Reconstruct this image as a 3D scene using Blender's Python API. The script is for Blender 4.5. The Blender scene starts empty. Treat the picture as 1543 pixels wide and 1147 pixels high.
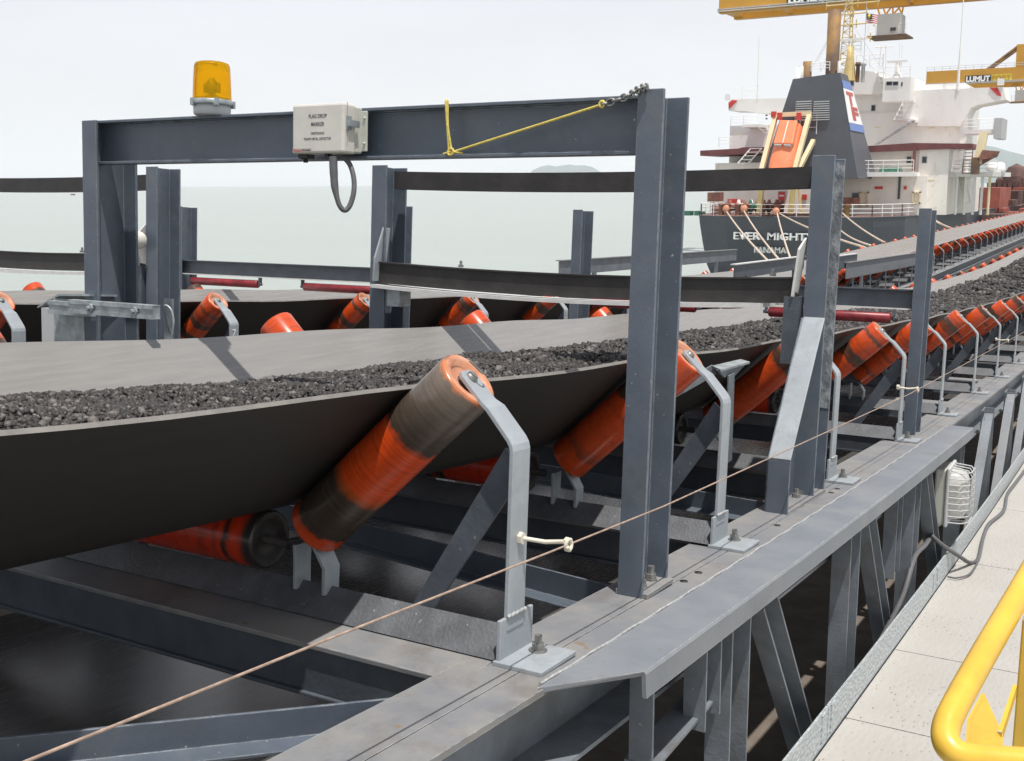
import bpy, bmesh, math, random
import numpy as np
from mathutils import Vector, Matrix
random.seed(7); rng = np.random.default_rng(7)
R = math.radians
scn = bpy.context.scene
col = scn.collection

# ------------------------------------------------------------------ camera
W_, H_, F_ = 1543.0, 1147.0, 1666.92
PITCH, ROLL, AZ = R(10.0287), R(-.24667), R(29.9246)
F0 = Vector((-math.sin(AZ), math.cos(AZ), 0)); R0 = Vector((math.cos(AZ), math.sin(AZ), 0)); Z0 = Vector((0, 0, 1))
CF = math.cos(PITCH)*F0 - math.sin(PITCH)*Z0; CU0 = math.sin(PITCH)*F0 + math.cos(PITCH)*Z0
CR = R0*math.cos(ROLL) + CU0*math.sin(ROLL); CU = -R0*math.sin(ROLL) + CU0*math.cos(ROLL)
cam = bpy.data.objects.new('camera', bpy.data.cameras.new('camera')); col.objects.link(cam)
cam.matrix_world = Matrix(((CR.x, CU.x, -CF.x, 0), (CR.y, CU.y, -CF.y, 0), (CR.z, CU.z, -CF.z, 0), (0, 0, 0, 1)))
cam.data.sensor_width = 36; cam.data.lens = 36*F_/W_; cam.data.clip_start = .05; cam.data.clip_end = 60000
scn.camera = cam
scn.cycles.volume_bounces = 2

# ------------------------------------------------------------------ light
SUN = Vector((.24, -.16, 1.0)).normalized()
el = math.asin(SUN.z); az = math.atan2(SUN.x, SUN.y)
world = bpy.data.worlds.new('World'); scn.world = world; world.use_nodes = True
nt = world.node_tree; nt.nodes.clear()
def N(nt, t, **k):
    n = nt.nodes.new(t)
    for a, b in k.items():
        if a in n.inputs: n.inputs[a].default_value = b
        else: setattr(n, a, b)
    return n
sky = N(nt, 'ShaderNodeTexSky', sky_type='NISHITA', sun_disc=False, sun_elevation=el, sun_rotation=az, dust_density=3.0, air_density=1.0)
skyb = N(nt, 'ShaderNodeBackground', Strength=.10); nt.links.new(sky.outputs[0], skyb.inputs[0])
tc = N(nt, 'ShaderNodeTexCoord'); sep = N(nt, 'ShaderNodeSeparateXYZ'); nt.links.new(tc.outputs['Generated'], sep.inputs[0])
mp = N(nt, 'ShaderNodeMapping'); mp.inputs['Scale'].default_value = (1.5, 1.5, 7); nt.links.new(tc.outputs['Generated'], mp.inputs[0])
cn = N(nt, 'ShaderNodeTexNoise', Scale=1.6, Detail=6, Roughness=.55); nt.links.new(mp.outputs[0], cn.inputs['Vector'])
grad = N(nt, 'ShaderNodeValToRGB'); nt.links.new(sep.outputs[2], grad.inputs[0])
e = grad.color_ramp.elements
e[0].position = 0; e[0].color = (1.0, 1.02, 1.02, 1); e[1].position = .2; e[1].color = (.87, .875, .94, 1)
q = e.new(.06); q.color = (.965, .97, .99, 1); q = e.new(.5); q.color = (.56, .58, .64, 1); q = e.new(1.0); q.color = (.40, .42, .50, 1)
mr = N(nt, 'ShaderNodeMapRange'); nt.links.new(cn.outputs[0], mr.inputs[0])
mr.inputs[1].default_value = .3; mr.inputs[2].default_value = .7; mr.inputs[3].default_value = .95; mr.inputs[4].default_value = 1.05
cl = N(nt, 'ShaderNodeBackground'); nt.links.new(grad.outputs[0], cl.inputs[0]); nt.links.new(mr.outputs[0], cl.inputs[1])
mx = N(nt, 'ShaderNodeMixShader'); mx.inputs[0].default_value = .93
nt.links.new(skyb.outputs[0], mx.inputs[1]); nt.links.new(cl.outputs[0], mx.inputs[2])
wo = N(nt, 'ShaderNodeOutputWorld'); nt.links.new(mx.outputs[0], wo.inputs[0])
sun = bpy.data.objects.new('sun', bpy.data.lights.new('sun', 'SUN')); col.objects.link(sun)
sun.data.energy = 5.0; sun.data.angle = R(.8); sun.data.color = (1, .955, .90)
sun.rotation_euler = SUN.to_track_quat('Z', 'Y').to_euler()
vs = scn.view_settings; vs.view_transform = 'Standard'; vs.look = 'None'; vs.exposure = 0.0; vs.gamma = 1

# ------------------------------------------------------------------ measuring helpers
def ray(x, y):
    return ((x-W_/2)*CR - (y-H_/2)*CU + F_*CF).normalized()
def at(x, y, D):                       # point at distance Y = D
    d = ray(x, y); return d*(D/d.y)
def atX(x, y, X):
    d = ray(x, y); return d*(X/d.x)
def z0(Y):                             # height of the stringer top along the conveyor: a concave curve that levels out
    Y = min(Y, 23.48); return -.70 - .108*Y + .0023*Y*Y
CX, CX2, SH = -1.85, -5.03, -3.18
PIT = 1.28
TH = R(4.4)
def S(x, y, Y0, yl=0.0, th=TH):        # pixel -> (x, h) in a cross-section plane of the conveyor
    n = Vector((0, math.cos(th), -math.sin(th))); p = Vector((0, Y0, z0(Y0))) + n*yl
    d = ray(x, y); q = d*(n.dot(p)/n.dot(d)); return q.x, (q-p).dot(Vector((0, math.sin(th), math.cos(th))))

# ------------------------------------------------------------------ mesh helpers
class MB:
    def __init__(s): s.v = []; s.f = []; s.m = []; s.sm = []
    def add(s, vs_, fs, mi=0, sm=False):
        b = len(s.v); s.v += [tuple(v) for v in vs_]
        for f in fs: s.f.append(tuple(i+b for i in f)); s.m.append(mi); s.sm.append(sm)
        return s
    def box(s, x0, x1, y0, y1, z0_, z1, mi=0):
        if x0 > x1: x0, x1 = x1, x0
        if y0 > y1: y0, y1 = y1, y0
        if z0_ > z1: z0_, z1 = z1, z0_
        v = [(x, y, z) for z in (z0_, z1) for y in (y0, y1) for x in (x0, x1)]
        return s.add(v, [(0, 2, 3, 1), (4, 5, 7, 6), (0, 1, 5, 4), (2, 6, 7, 3), (0, 4, 6, 2), (1, 3, 7, 5)], mi)
    def prism(s, poly, off, mi=0):     # 3D polygon extruded by the vector off
        poly = [Vector(p) for p in poly]; off = Vector(off); n = len(poly)
        nr = Vector((0, 0, 0))
        for i in range(n): nr += poly[i].cross(poly[(i+1) % n])
        if nr.dot(off) > 0: poly = poly[::-1]
        v = poly + [p+off for p in poly]
        fs = [tuple(range(n)), tuple(range(2*n-1, n-1, -1))] + [(i, i+n, (i+1) % n+n, (i+1) % n) for i in range(n)]
        return s.add(v, fs, mi)
    def bar(s, a, b, w, t, side=None, mi=0):   # rectangular bar from a to b; w along side, t across
        a = Vector(a); b = Vector(b); d = (b-a).normalized()
        side = Vector(side) if side else (Vector((0, 0, 1)) if abs(d.z) < .9 else Vector((1, 0, 0)))
        side = (side - d*side.dot(d)).normalized(); o = d.cross(side)
        c = [side*w/2+o*t/2, -side*w/2+o*t/2, -side*w/2-o*t/2, side*w/2-o*t/2]
        return s.prism([a+k for k in c], b-a, mi)
    def chan(s, a, b, depth, fl, t, web, opn, mi=0):   # C channel: web plane spans 'web' dir, flanges point 'opn'
        a = Vector(a); b = Vector(b); web = Vector(web).normalized(); opn = Vector(opn).normalized()
        P = [(-depth/2, 0), (-depth/2, fl), (-depth/2+t, fl), (-depth/2+t, t), (depth/2-t, t), (depth/2-t, fl), (depth/2, fl), (depth/2, 0)]
        A = [a+web*u+opn*w for u, w in P]; off = b-a
        n = 8; v = A+[p+off for p in A]
        fs = [(i, i+n, (i+1) % n+n, (i+1) % n) for i in range(n)]
        for base in (0, n):
            fs += [tuple(base+i for i in k) for k in ((0, 1, 2, 3), (0, 3, 4, 7), (4, 5, 6, 7))]
        return s.add(v, fs, mi)
    def tube(s, path, r, n=8, mi=0, sm=True, closed=False):
        path = [Vector(p) for p in path]; m = len(path); rs = r if isinstance(r, (list, tuple)) else [r]*m
        vv = []; up = None
        for i, p in enumerate(path):
            if closed: d = path[(i+1) % m]-path[i-1]
            else: d = path[min(i+1, m-1)]-path[max(i-1, 0)]
            d.normalize()
            if up is None: up = Vector((0, 0, 1)) if abs(d.z) < .9 else Vector((1, 0, 0))
            u = (up - d*up.dot(d)).normalized(); up = u; w = d.cross(u)
            vv += [p+(u*math.cos(2*math.pi*k/n)+w*math.sin(2*math.pi*k/n))*rs[i] for k in range(n)]
        fs = []
        for i in range(m if closed else m-1):
            j = (i+1) % m
            fs += [(i*n+k, i*n+(k+1) % n, j*n+(k+1) % n, j*n+k) for k in range(n)]
        s.add(vv, fs, mi, sm)
        if not closed:
            s.add(vv[:n], [tuple(range(n))[::-1]], mi); s.add(vv[-n:], [tuple(range(n))], mi)
        return s
    def lathe(s, a, d, prof, n=20, mi=0, sm=True):     # prof = [(along, radius)]
        a = Vector(a); d = Vector(d).normalized(); u = Vector((0, 0, 1)) if abs(d.z) < .9 else Vector((1, 0, 0))
        u = (u-d*u.dot(d)).normalized(); w = d.cross(u)
        vv = [a+d*l+(u*math.cos(2*math.pi*k/n)+w*math.sin(2*math.pi*k/n))*r for l, r in prof for k in range(n)]
        fs = [(i*n+k, i*n+(k+1) % n, (i+1)*n+(k+1) % n, (i+1)*n+k) for i in range(len(prof)-1) for k in range(n)]
        return s.add(vv, fs, mi, sm)
    def sweep(s, prof, Ys, mi=0, closed=True, sm=False, fn=None, caps=True):   # prof = [(X, h)] carried along the conveyor curve
        n = len(prof); vv = []
        for Y in Ys:
            for k, (x, h) in enumerate(prof):
                dh = fn(x, h, Y) if fn else 0
                vv.append((x, Y, z0(Y)+h+dh))
        fs = []
        for i in range(len(Ys)-1):
            for k in range(n if closed else n-1):
                fs.append((i*n+k, i*n+(k+1) % n, (i+1)*n+(k+1) % n, (i+1)*n+k))
        s.add(vv, fs, mi, sm)
        if closed and caps: s.add(vv[:n], [tuple(range(n))], mi); s.add(vv[-n:], [tuple(range(n))[::-1]], mi)
        return s
    def build(s, name, mat, parent=None, local=False, bevel=0):
        me = bpy.data.meshes.new(name); me.from_pydata(s.v, [], s.f)
        for m_ in (mat if isinstance(mat, (list, tuple)) else [mat]): me.materials.append(m_)
        me.polygons.foreach_set('material_index', s.m); me.polygons.foreach_set('use_smooth', s.sm); me.update()
        b = bmesh.new(); b.from_mesh(me); bmesh.ops.recalc_face_normals(b, faces=b.faces); b.to_mesh(me); b.free()
        o = bpy.data.objects.new(name, me); col.objects.link(o)
        if parent is not None:
            o.parent = parent
            if not local: o.matrix_parent_inverse = wm(parent).inverted()
        if bevel:
            md = o.modifiers.new('bevel', 'BEVEL'); md.width = bevel; md.segments = 2; md.limit_method = 'ANGLE'; md.angle_limit = R(50)
        return o
def wm(o):
    m = Matrix.LocRotScale(o.location, o.rotation_euler, o.scale)
    if o.parent: m = wm(o.parent) @ o.matrix_parent_inverse @ m
    return m
def tag(o, label=None, cat=None, group=None, kind=None):
    if label: o['label'] = label
    if cat: o['category'] = cat
    if group: o['group'] = group
    if kind: o['kind'] = kind
    return o
def thing(name, label, cat, loc=(0, 0, 0), rot=(0, 0, 0), group=None):
    o = bpy.data.objects.new(name, None); col.objects.link(o); o.location = loc; o.rotation_euler = rot
    o.empty_display_size = .1
    return tag(o, label, cat, group)
def copy_tree(o, parent=None):
    c = o.copy(); col.objects.link(c)
    if parent is not None: c.parent = parent
    for ch in list(o.children): copy_tree(ch, c)
    return c
def arc(c, r, a0, a1, n, u, w):
    c = Vector(c); u = Vector(u); w = Vector(w)
    return [c+u*r*math.cos(a0+(a1-a0)*i/n)+w*r*math.sin(a0+(a1-a0)*i/n) for i in range(n+1)]
def text(s, name, mat, origin, right, up, width, height, ext=.002, parent=None, bold=0.0, local=False):
    cu = bpy.data.curves.new('t', 'FONT'); cu.body = s; cu.size = 1; cu.extrude = .5; cu.offset = bold; cu.resolution_u = 3
    t = bpy.data.objects.new('t', cu); col.objects.link(t)
    dg = bpy.context.evaluated_depsgraph_get(); me = bpy.data.meshes.new_from_object(t.evaluated_get(dg))
    bpy.data.objects.remove(t); bpy.data.curves.remove(cu)
    co = np.array([v.co[:] for v in me.vertices]); mn = co.min(0); mxx = co.max(0)
    right = Vector(right).normalized(); up = Vector(up).normalized(); nn = right.cross(up); origin = Vector(origin)
    for v, c in zip(me.vertices, co):
        u = (c[0]-mn[0])/(mxx[0]-mn[0])*width; w = (c[1]-mn[1])/(mxx[1]-mn[1])*height
        v.co = origin+right*u+up*w+nn*(c[2]*ext)
    me.name = name; me.materials.clear(); me.materials.append(mat)
    o = bpy.data.objects.new(name, me); col.objects.link(o)
    if parent is not None:
        o.parent = parent
        if not local: o.matrix_parent_inverse = wm(parent).inverted()
    return o

# ------------------------------------------------------------------ materials
def mat(name, c, rough=.5, metal=0, var=.12, sc=12, bump=0, bsc=60, spec=.5, c2=None, stretch=None, speck=None, coat=0, thr=(.4, .65), edge=None, grime=None, rvar=.1):
    m = bpy.data.materials.new(name); m.use_nodes = True; t = m.node_tree; b = t.nodes['Principled BSDF']
    tc = N(t, 'ShaderNodeTexCoord'); src = tc.outputs['Object']
    if stretch:
        mp = N(t, 'ShaderNodeMapping'); mp.inputs['Scale'].default_value = stretch; t.links.new(src, mp.inputs[0]); src = mp.outputs[0]
    n1 = N(t, 'ShaderNodeTexNoise', Scale=sc, Detail=7, Roughness=.62); t.links.new(src, n1.inputs['Vector'])
    rp = N(t, 'ShaderNodeValToRGB'); t.links.new(n1.outputs[0], rp.inputs[0])
    c2 = c2 or tuple(min(1, k*(1+var)) for k in c); c1 = tuple(k*(1-var) for k in c) if c2[0] >= c[0]*.99 and c2[0] <= c[0]*(1+var)+.001 else c
    rp.color_ramp.elements[0].position = thr[0]; rp.color_ramp.elements[0].color = (*c1, 1)
    rp.color_ramp.elements[1].position = thr[1]; rp.color_ramp.elements[1].color = (*c2, 1)
    out = rp.outputs[0]
    if speck:
        n2 = N(t, 'ShaderNodeTexNoise', Scale=speck[1], Detail=2, Roughness=.5); t.links.new(tc.outputs['Object'], n2.inputs['Vector'])
        r2 = N(t, 'ShaderNodeValToRGB'); t.links.new(n2.outputs[0], r2.inputs[0])
        r2.color_ramp.elements[0].position = speck[2]; r2.color_ramp.elements[0].color = (0, 0, 0, 1); r2.color_ramp.elements[1].position = speck[2]+.04
        mm = N(t, 'ShaderNodeMix', data_type='RGBA'); t.links.new(r2.outputs[0], mm.inputs[0]); t.links.new(out, mm.inputs[6]); mm.inputs[7].default_value = (*speck[0], 1); out = mm.outputs[2]
    if grime:                                              # uneven dust and rust blotches
        n4 = N(t, 'ShaderNodeTexNoise', Scale=grime[1], Detail=9, Roughness=.72, Distortion=.6); t.links.new(tc.outputs['Object'], n4.inputs['Vector'])
        r4 = N(t, 'ShaderNodeValToRGB'); t.links.new(n4.outputs[0], r4.inputs[0]); r4.color_ramp.elements[0].position = grime[2]; r4.color_ramp.elements[0].color = (0, 0, 0, 1); r4.color_ramp.elements[1].position = grime[2]+.14; r4.color_ramp.elements[1].color = (grime[3],)*3+(1,)
        m4 = N(t, 'ShaderNodeMix', data_type='RGBA'); t.links.new(r4.outputs[0], m4.inputs[0]); t.links.new(out, m4.inputs[6]); m4.inputs[7].default_value = (*grime[0], 1); out = m4.outputs[2]
    if edge:                                               # pale edge lines: rubbed paint, plus light on the bevels painted in
        bn = N(t, 'ShaderNodeBevel', samples=4); bn.inputs['Radius'].default_value = edge[1]; ge = N(t, 'ShaderNodeNewGeometry'); dp = N(t, 'ShaderNodeVectorMath', operation='DOT_PRODUCT')
        t.links.new(bn.outputs[0], dp.inputs[0]); t.links.new(ge.outputs['Normal'], dp.inputs[1])
        r5 = N(t, 'ShaderNodeMapRange'); t.links.new(dp.outputs['Value'], r5.inputs[0]); r5.inputs[1].default_value = .985; r5.inputs[2].default_value = .90; r5.inputs[3].default_value = 0; r5.inputs[4].default_value = 1
        n5 = N(t, 'ShaderNodeTexNoise', Scale=28, Detail=5, Roughness=.7); t.links.new(tc.outputs['Object'], n5.inputs['Vector']); r6 = N(t, 'ShaderNodeMapRange'); t.links.new(n5.outputs[0], r6.inputs[0]); r6.inputs[1].default_value = .38; r6.inputs[2].default_value = .62
        mu = N(t, 'ShaderNodeMath', operation='MULTIPLY'); t.links.new(r5.outputs[0], mu.inputs[0]); t.links.new(r6.outputs[0], mu.inputs[1])
        m5 = N(t, 'ShaderNodeMix', data_type='RGBA'); t.links.new(mu.outputs[0], m5.inputs[0]); t.links.new(out, m5.inputs[6]); m5.inputs[7].default_value = (*edge[0], 1); out = m5.outputs[2]
    t.links.new(out, b.inputs['Base Color'])
    b.inputs['Metallic'].default_value = metal; b.inputs['Specular IOR Level'].default_value = spec
    if coat: b.inputs['Coat Weight'].default_value = coat; b.inputs['Coat Roughness'].default_value = .15
    rr = N(t, 'ShaderNodeMapRange'); t.links.new(n1.outputs[0], rr.inputs[0]); rr.inputs[3].default_value = max(.02, rough-rvar); rr.inputs[4].default_value = min(1, rough+rvar)
    t.links.new(rr.outputs[0], b.inputs['Roughness'])
    if bump:
        n3 = N(t, 'ShaderNodeTexNoise', Scale=bsc, Detail=4); t.links.new(tc.outputs['Object'] if not stretch else src, n3.inputs['Vector'])
        bp = N(t, 'ShaderNodeBump', Strength=bump, Distance=.01); t.links.new(n3.outputs[0], bp.inputs['Height']); t.links.new(bp.outputs[0], b.inputs['Normal'])
    return m
M = {}
M['post'] = mat('dark_blue_paint', (.100, .122, .152), .40, var=.10, sc=9, bump=.05, bsc=160, speck=((.42, .42, .40), 95, .735), edge=((.40, .42, .44), .0030), grime=((.19, .18, .165), 5, .55, .28))
M['steel'] = mat('grey_blue_paint', (.17, .192, .215), .5, var=.16, sc=7, bump=.12, bsc=120, speck=((.45, .43, .38), 80, .74), grime=((.12, .11, .10), 4, .5, .5))
M['bracket'] = mat('light_grey_paint', (.32, .352, .375), .42, var=.10, sc=9, bump=.06, bsc=90, grime=((.20, .195, .18), 9, .54, .5))
M['dusty'] = mat('dusty_grey_paint', (.185, .194, .208), .62, var=.10, sc=6, bump=.10, bsc=90, c2=(.25, .243, .232), speck=((.22, .16, .11), 22, .72), edge=((.48, .48, .46), .003), grime=((.13, .115, .10), 4, .54, .55))
M['plate'] = mat('cover_plate_paint', (.175, .192, .215), .55, var=.10, sc=5, bump=.08, bsc=70, c2=(.215, .228, .242), speck=((.20, .15, .11), 26, .735), edge=((.50, .49, .46), .003), grime=((.15, .14, .13), 3, .54, .5))
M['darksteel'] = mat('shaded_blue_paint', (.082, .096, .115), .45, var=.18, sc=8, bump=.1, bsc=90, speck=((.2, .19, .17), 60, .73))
M['base'] = mat('idler_base_paint', (.105, .112, .122), .6, var=.2, sc=14, bump=.25, bsc=150, speck=((.3, .29, .27), 120, .70))
M['galv'] = mat('galvanised_steel', (.36, .40, .41), .45, metal=.35, var=.22, sc=28, bump=.1, bsc=80)
M['white_metal'] = mat('pale_metal', (.62, .62, .60), .45, var=.08, sc=20)
M['arc'] = mat('dark_bar_rubber', (.030, .027, .026), .6, var=.25, sc=12, bump=.1, bsc=70)
M['bolt'] = mat('bolt_steel', (.25, .25, .24), .45, metal=.5, var=.2, sc=60)
M['scaly'] = mat('scaly_zinc', (.15, .165, .18), .5, var=.3, sc=30, bump=.55, bsc=75, stretch=(1, 1, .55), c2=(.30, .32, .34), thr=(.45, .6))
M['weld'] = mat('weld', (.36, .37, .37), .5, var=.2, sc=80, bump=.4, bsc=150)
M['blackrub'] = mat('black_rubber', (.022, .022, .023), .55, var=.2, sc=30)
M['hose'] = mat('grey_hose', (.11, .11, .115), .5, var=.1, sc=30)
M['boxpaint'] = mat('box_paint', (.62, .60, .54), .38, var=.05, sc=14, bump=.03, bsc=50)
M['boxedge'] = mat('box_back', (.52, .53, .47), .4, var=.06, sc=14)
M['ink'] = mat('dark_ink', (.06, .06, .07), .6)
M['redink'] = mat('red_ink', (.55, .08, .05), .6)
M['labelgrey'] = mat('label_grey', (.42, .38, .34), .5)
M['yrope'] = mat('yellow_rope', (.62, .50, .12), .8, var=.2, sc=160)
M['chain'] = mat('chain', (.30, .30, .29), .4, metal=.6, var=.25, sc=90)
M['cord'] = mat('cord', (.36, .26, .20), .55, var=.25, sc=60)
M['cream'] = mat('cream_plastic', (.62, .58, .48), .5, var=.1, sc=30)
M['redroll'] = mat('red_roller_paint', (.22, .020, .026), .38, var=.3, sc=16, stretch=(1, 1, 1))
M['yellow'] = mat('yellow_rail_paint', (.70, .44, .05), .36, var=.08, sc=10, coat=.2, speck=((.40, .36, .3), 30, .73), grime=((.42, .30, .07), 8, .55, .5))
M['copperish'] = M['cord']
def belt_mat(name, c, c2, rough, st=(26, .22, 26)):
    m = mat(name, c, rough, var=.1, sc=2, c2=c2, stretch=st, thr=(.25, .8), spec=.5, rvar=.03)
    return m
M['belt'] = belt_mat('belt_dusty_rubber', (.205, .201, .194), (.27, .262, .248), .27)
M['beltunder'] = belt_mat('belt_underside_rubber', (.019, .016, .014), (.028, .024, .021), .62)
M['beltedge'] = mat('belt_edge', (.19, .18, .165), .6, var=.15, sc=20)
M['return'] = belt_mat('return_belt_rubber', (.075, .071, .067), (.12, .113, .106), .27)
M['concrete'] = mat('dusty_floor', (.13, .105, .085), .85, var=.3, sc=5, bump=.4, bsc=30, c2=(.19, .16, .13))
def walkway_mat():
    m = bpy.data.materials.new('walkway_grip_sheet'); m.use_nodes = True; t = m.node_tree; b = t.nodes['Principled BSDF']
    tc = N(t, 'ShaderNodeTexCoord')
    n1 = N(t, 'ShaderNodeTexNoise', Scale=3, Detail=6); t.links.new(tc.outputs['Object'], n1.inputs['Vector'])
    rp = N(t, 'ShaderNodeValToRGB'); t.links.new(n1.outputs[0], rp.inputs[0]); rp.color_ramp.elements[0].color = (.36, .345, .315, 1); rp.color_ramp.elements[1].color = (.44, .425, .395, 1)
    mp = N(t, 'ShaderNodeMapping'); mp.inputs['Scale'].default_value = (1, .35, 1); t.links.new(tc.outputs['Object'], mp.inputs[0])
    vo = N(t, 'ShaderNodeTexVoronoi', Scale=62); t.links.new(mp.outputs[0], vo.inputs['Vector'])
    n2 = N(t, 'ShaderNodeTexNoise', Scale=2.2, Detail=3); t.links.new(tc.outputs['Object'], n2.inputs['Vector'])
    mu = N(t, 'ShaderNodeMath', operation='MULTIPLY'); 
    st = N(t, 'ShaderNodeValToRGB'); t.links.new(vo.outputs['Distance'], st.inputs[0]); st.color_ramp.elements[0].position = .13; st.color_ramp.elements[0].color = (1, 1, 1, 1); st.color_ramp.elements[1].position = .2; st.color_ramp.elements[1].color = (0, 0, 0, 1)
    s2 = N(t, 'ShaderNodeValToRGB'); t.links.new(n2.outputs[0], s2.inputs[0]); s2.color_ramp.elements[0].position = .45; s2.color_ramp.elements[1].position = .66
    t.links.new(st.outputs[0], mu.inputs[0]); t.links.new(s2.outputs[0], mu.inputs[1])
    mm = N(t, 'ShaderNodeMix', data_type='RGBA'); t.links.new(mu.outputs[0], mm.inputs[0]); t.links.new(rp.outputs[0], mm.inputs[6]); mm.inputs[7].default_value = (.17, .15, .13, 1)
    t.links.new(mm.outputs[2], b.inputs['Base Color']); b.inputs['Roughness'].default_value = .75
    bp = N(t, 'ShaderNodeBump', Strength=.5, Distance=.004); t.links.new(vo.outputs['Distance'], bp.inputs['Height']); t.links.new(bp.outputs[0], b.inputs['Normal'])
    return m
M['walk'] = walkway_mat()
def toe_mat():
    m = bpy.data.materials.new('chequer_toe_board'); m.use_nodes = True; t = m.node_tree; b = t.nodes['Principled BSDF']
    tc = N(t, 'ShaderNodeTexCoord'); ck = N(t, 'ShaderNodeTexVoronoi', Scale=95); mp = N(t, 'ShaderNodeMapping'); mp.inputs['Scale'].default_value = (1, .5, .8)
    t.links.new(tc.outputs['Object'], mp.inputs[0]); t.links.new(mp.outputs[0], ck.inputs['Vector'])
    rp = N(t, 'ShaderNodeValToRGB'); t.links.new(ck.outputs['Distance'], rp.inputs[0]); rp.color_ramp.elements[0].color = (.66, .70, .70, 1); rp.color_ramp.elements[1].color = (.42, .46, .47, 1); rp.color_ramp.elements[1].position = .5
    t.links.new(rp.outputs[0], b.inputs['Base Color']); b.inputs['Roughness'].default_value = .45; b.inputs['Metallic'].default_value = .15
    bp = N(t, 'ShaderNodeBump', Strength=.8, Distance=.004); t.links.new(ck.outputs['Distance'], bp.inputs['Height']); bp.invert = True; t.links.new(bp.outputs[0], b.inputs['Normal'])
    return m
M['toe'] = toe_mat()
def roller_mat(name, paint, worn, lo, hi, seed, blackend=False):
    # orange paint worn through and coal-stained in rings round the roller; object z runs along the roller's axis via the UV-free 'axis' attribute
    m = bpy.data.materials.new(name); m.use_nodes = True; t = m.node_tree; b = t.nodes['Principled BSDF']
    at_ = N(t, 'ShaderNodeAttribute', attribute_name='along'); oi = N(t, 'ShaderNodeObjectInfo')
    tc = N(t, 'ShaderNodeTexCoord')
    n0 = N(t, 'ShaderNodeTexNoise', Scale=9, Detail=6, Roughness=.6); t.links.new(tc.outputs['Object'], n0.inputs['Vector'])
    ad = N(t, 'ShaderNodeMath', operation='MULTIPLY_ADD'); t.links.new(oi.outputs['Random'], ad.inputs[0]); ad.inputs[1].default_value = 37.0; ad.inputs[2].default_value = seed
    a2 = N(t, 'ShaderNodeMath', operation='ADD'); t.links.new(at_.outputs['Fac'], a2.inputs[0]); t.links.new(ad.outputs[0], a2.inputs[1])
    a3 = N(t, 'ShaderNodeMath', operation='MULTIPLY_ADD'); t.links.new(n0.outputs[0], a3.inputs[0]); a3.inputs[1].default_value = .16; t.links.new(a2.outputs[0], a3.inputs[2])
    rn = N(t, 'ShaderNodeTexNoise', noise_dimensions='1D', Scale=4.0, Detail=3, Roughness=.6); t.links.new(a3.outputs[0], rn.inputs['W'])
    rp = N(t, 'ShaderNodeValToRGB'); t.links.new(rn.outputs[0], rp.inputs[0])
    rp.color_ramp.elements[0].position = lo; rp.color_ramp.elements[0].color = (*paint, 1); rp.color_ramp.elements[1].position = hi; rp.color_ramp.elements[1].color = (*worn, 1)
    f1 = N(t, 'ShaderNodeTexNoise', noise_dimensions='1D', Scale=70, Detail=4); t.links.new(a2.outputs[0], f1.inputs['W']); f2 = N(t, 'ShaderNodeMapRange'); t.links.new(f1.outputs[0], f2.inputs[0]); f2.inputs[1].default_value = .3; f2.inputs[2].default_value = .7; f2.inputs[3].default_value = .86; f2.inputs[4].default_value = 1.04
    n7 = N(t, 'ShaderNodeTexNoise', Scale=34, Detail=6, Roughness=.7); t.links.new(tc.outputs['Object'], n7.inputs['Vector']); f3 = N(t, 'ShaderNodeMapRange'); t.links.new(n7.outputs[0], f3.inputs[0]); f3.inputs[1].default_value = .3; f3.inputs[2].default_value = .7; f3.inputs[3].default_value = .75; f3.inputs[4].default_value = 1.1
    f4 = N(t, 'ShaderNodeMath', operation='MULTIPLY'); t.links.new(f2.outputs[0], f4.inputs[0]); t.links.new(f3.outputs[0], f4.inputs[1])
    vm = N(t, 'ShaderNodeVectorMath', operation='SCALE'); t.links.new(rp.outputs[0], vm.inputs[0]); t.links.new(f4.outputs[0], vm.inputs['Scale'])
    fin = vm.outputs[0]
    if blackend:                                            # ends of the centre rollers turn black
        c5 = N(t, 'ShaderNodeValToRGB'); t.links.new(at_.outputs['Fac'], c5.inputs[0]); e5 = c5.color_ramp.elements; e5[0].color = (1, 1, 1, 1); e5[0].position = .0; e5[1].color = (1, 1, 1, 1); e5[1].position = 1
        for p5, v5 in ((.03, 1), (.06, 0), (.93, 0), (.965, 1)): q5 = e5.new(p5); q5.color = (v5, v5, v5, 1)
        m5 = N(t, 'ShaderNodeMix', data_type='RGBA'); t.links.new(c5.outputs[0], m5.inputs[0]); t.links.new(fin, m5.inputs[6]); m5.inputs[7].default_value = (.03, .025, .022, 1); fin = m5.outputs[2]
    t.links.new(fin, b.inputs['Base Color'])
    r3 = N(t, 'ShaderNodeMapRange'); t.links.new(n0.outputs[0], r3.inputs[0]); r3.inputs[3].default_value = .16; r3.inputs[4].default_value = .42; t.links.new(r3.outputs[0], b.inputs['Roughness'])
    return m
ORG = (.62, .075, .014)
M['roller'] = roller_mat('roller_orange_paint', ORG, (.085, .045, .030), .51, .62, 0)
M['rollerred'] = roller_mat('roller_red_paint', (.56, .040, .010), (.045, .025, .018), .54, .66, 5, True)
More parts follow.
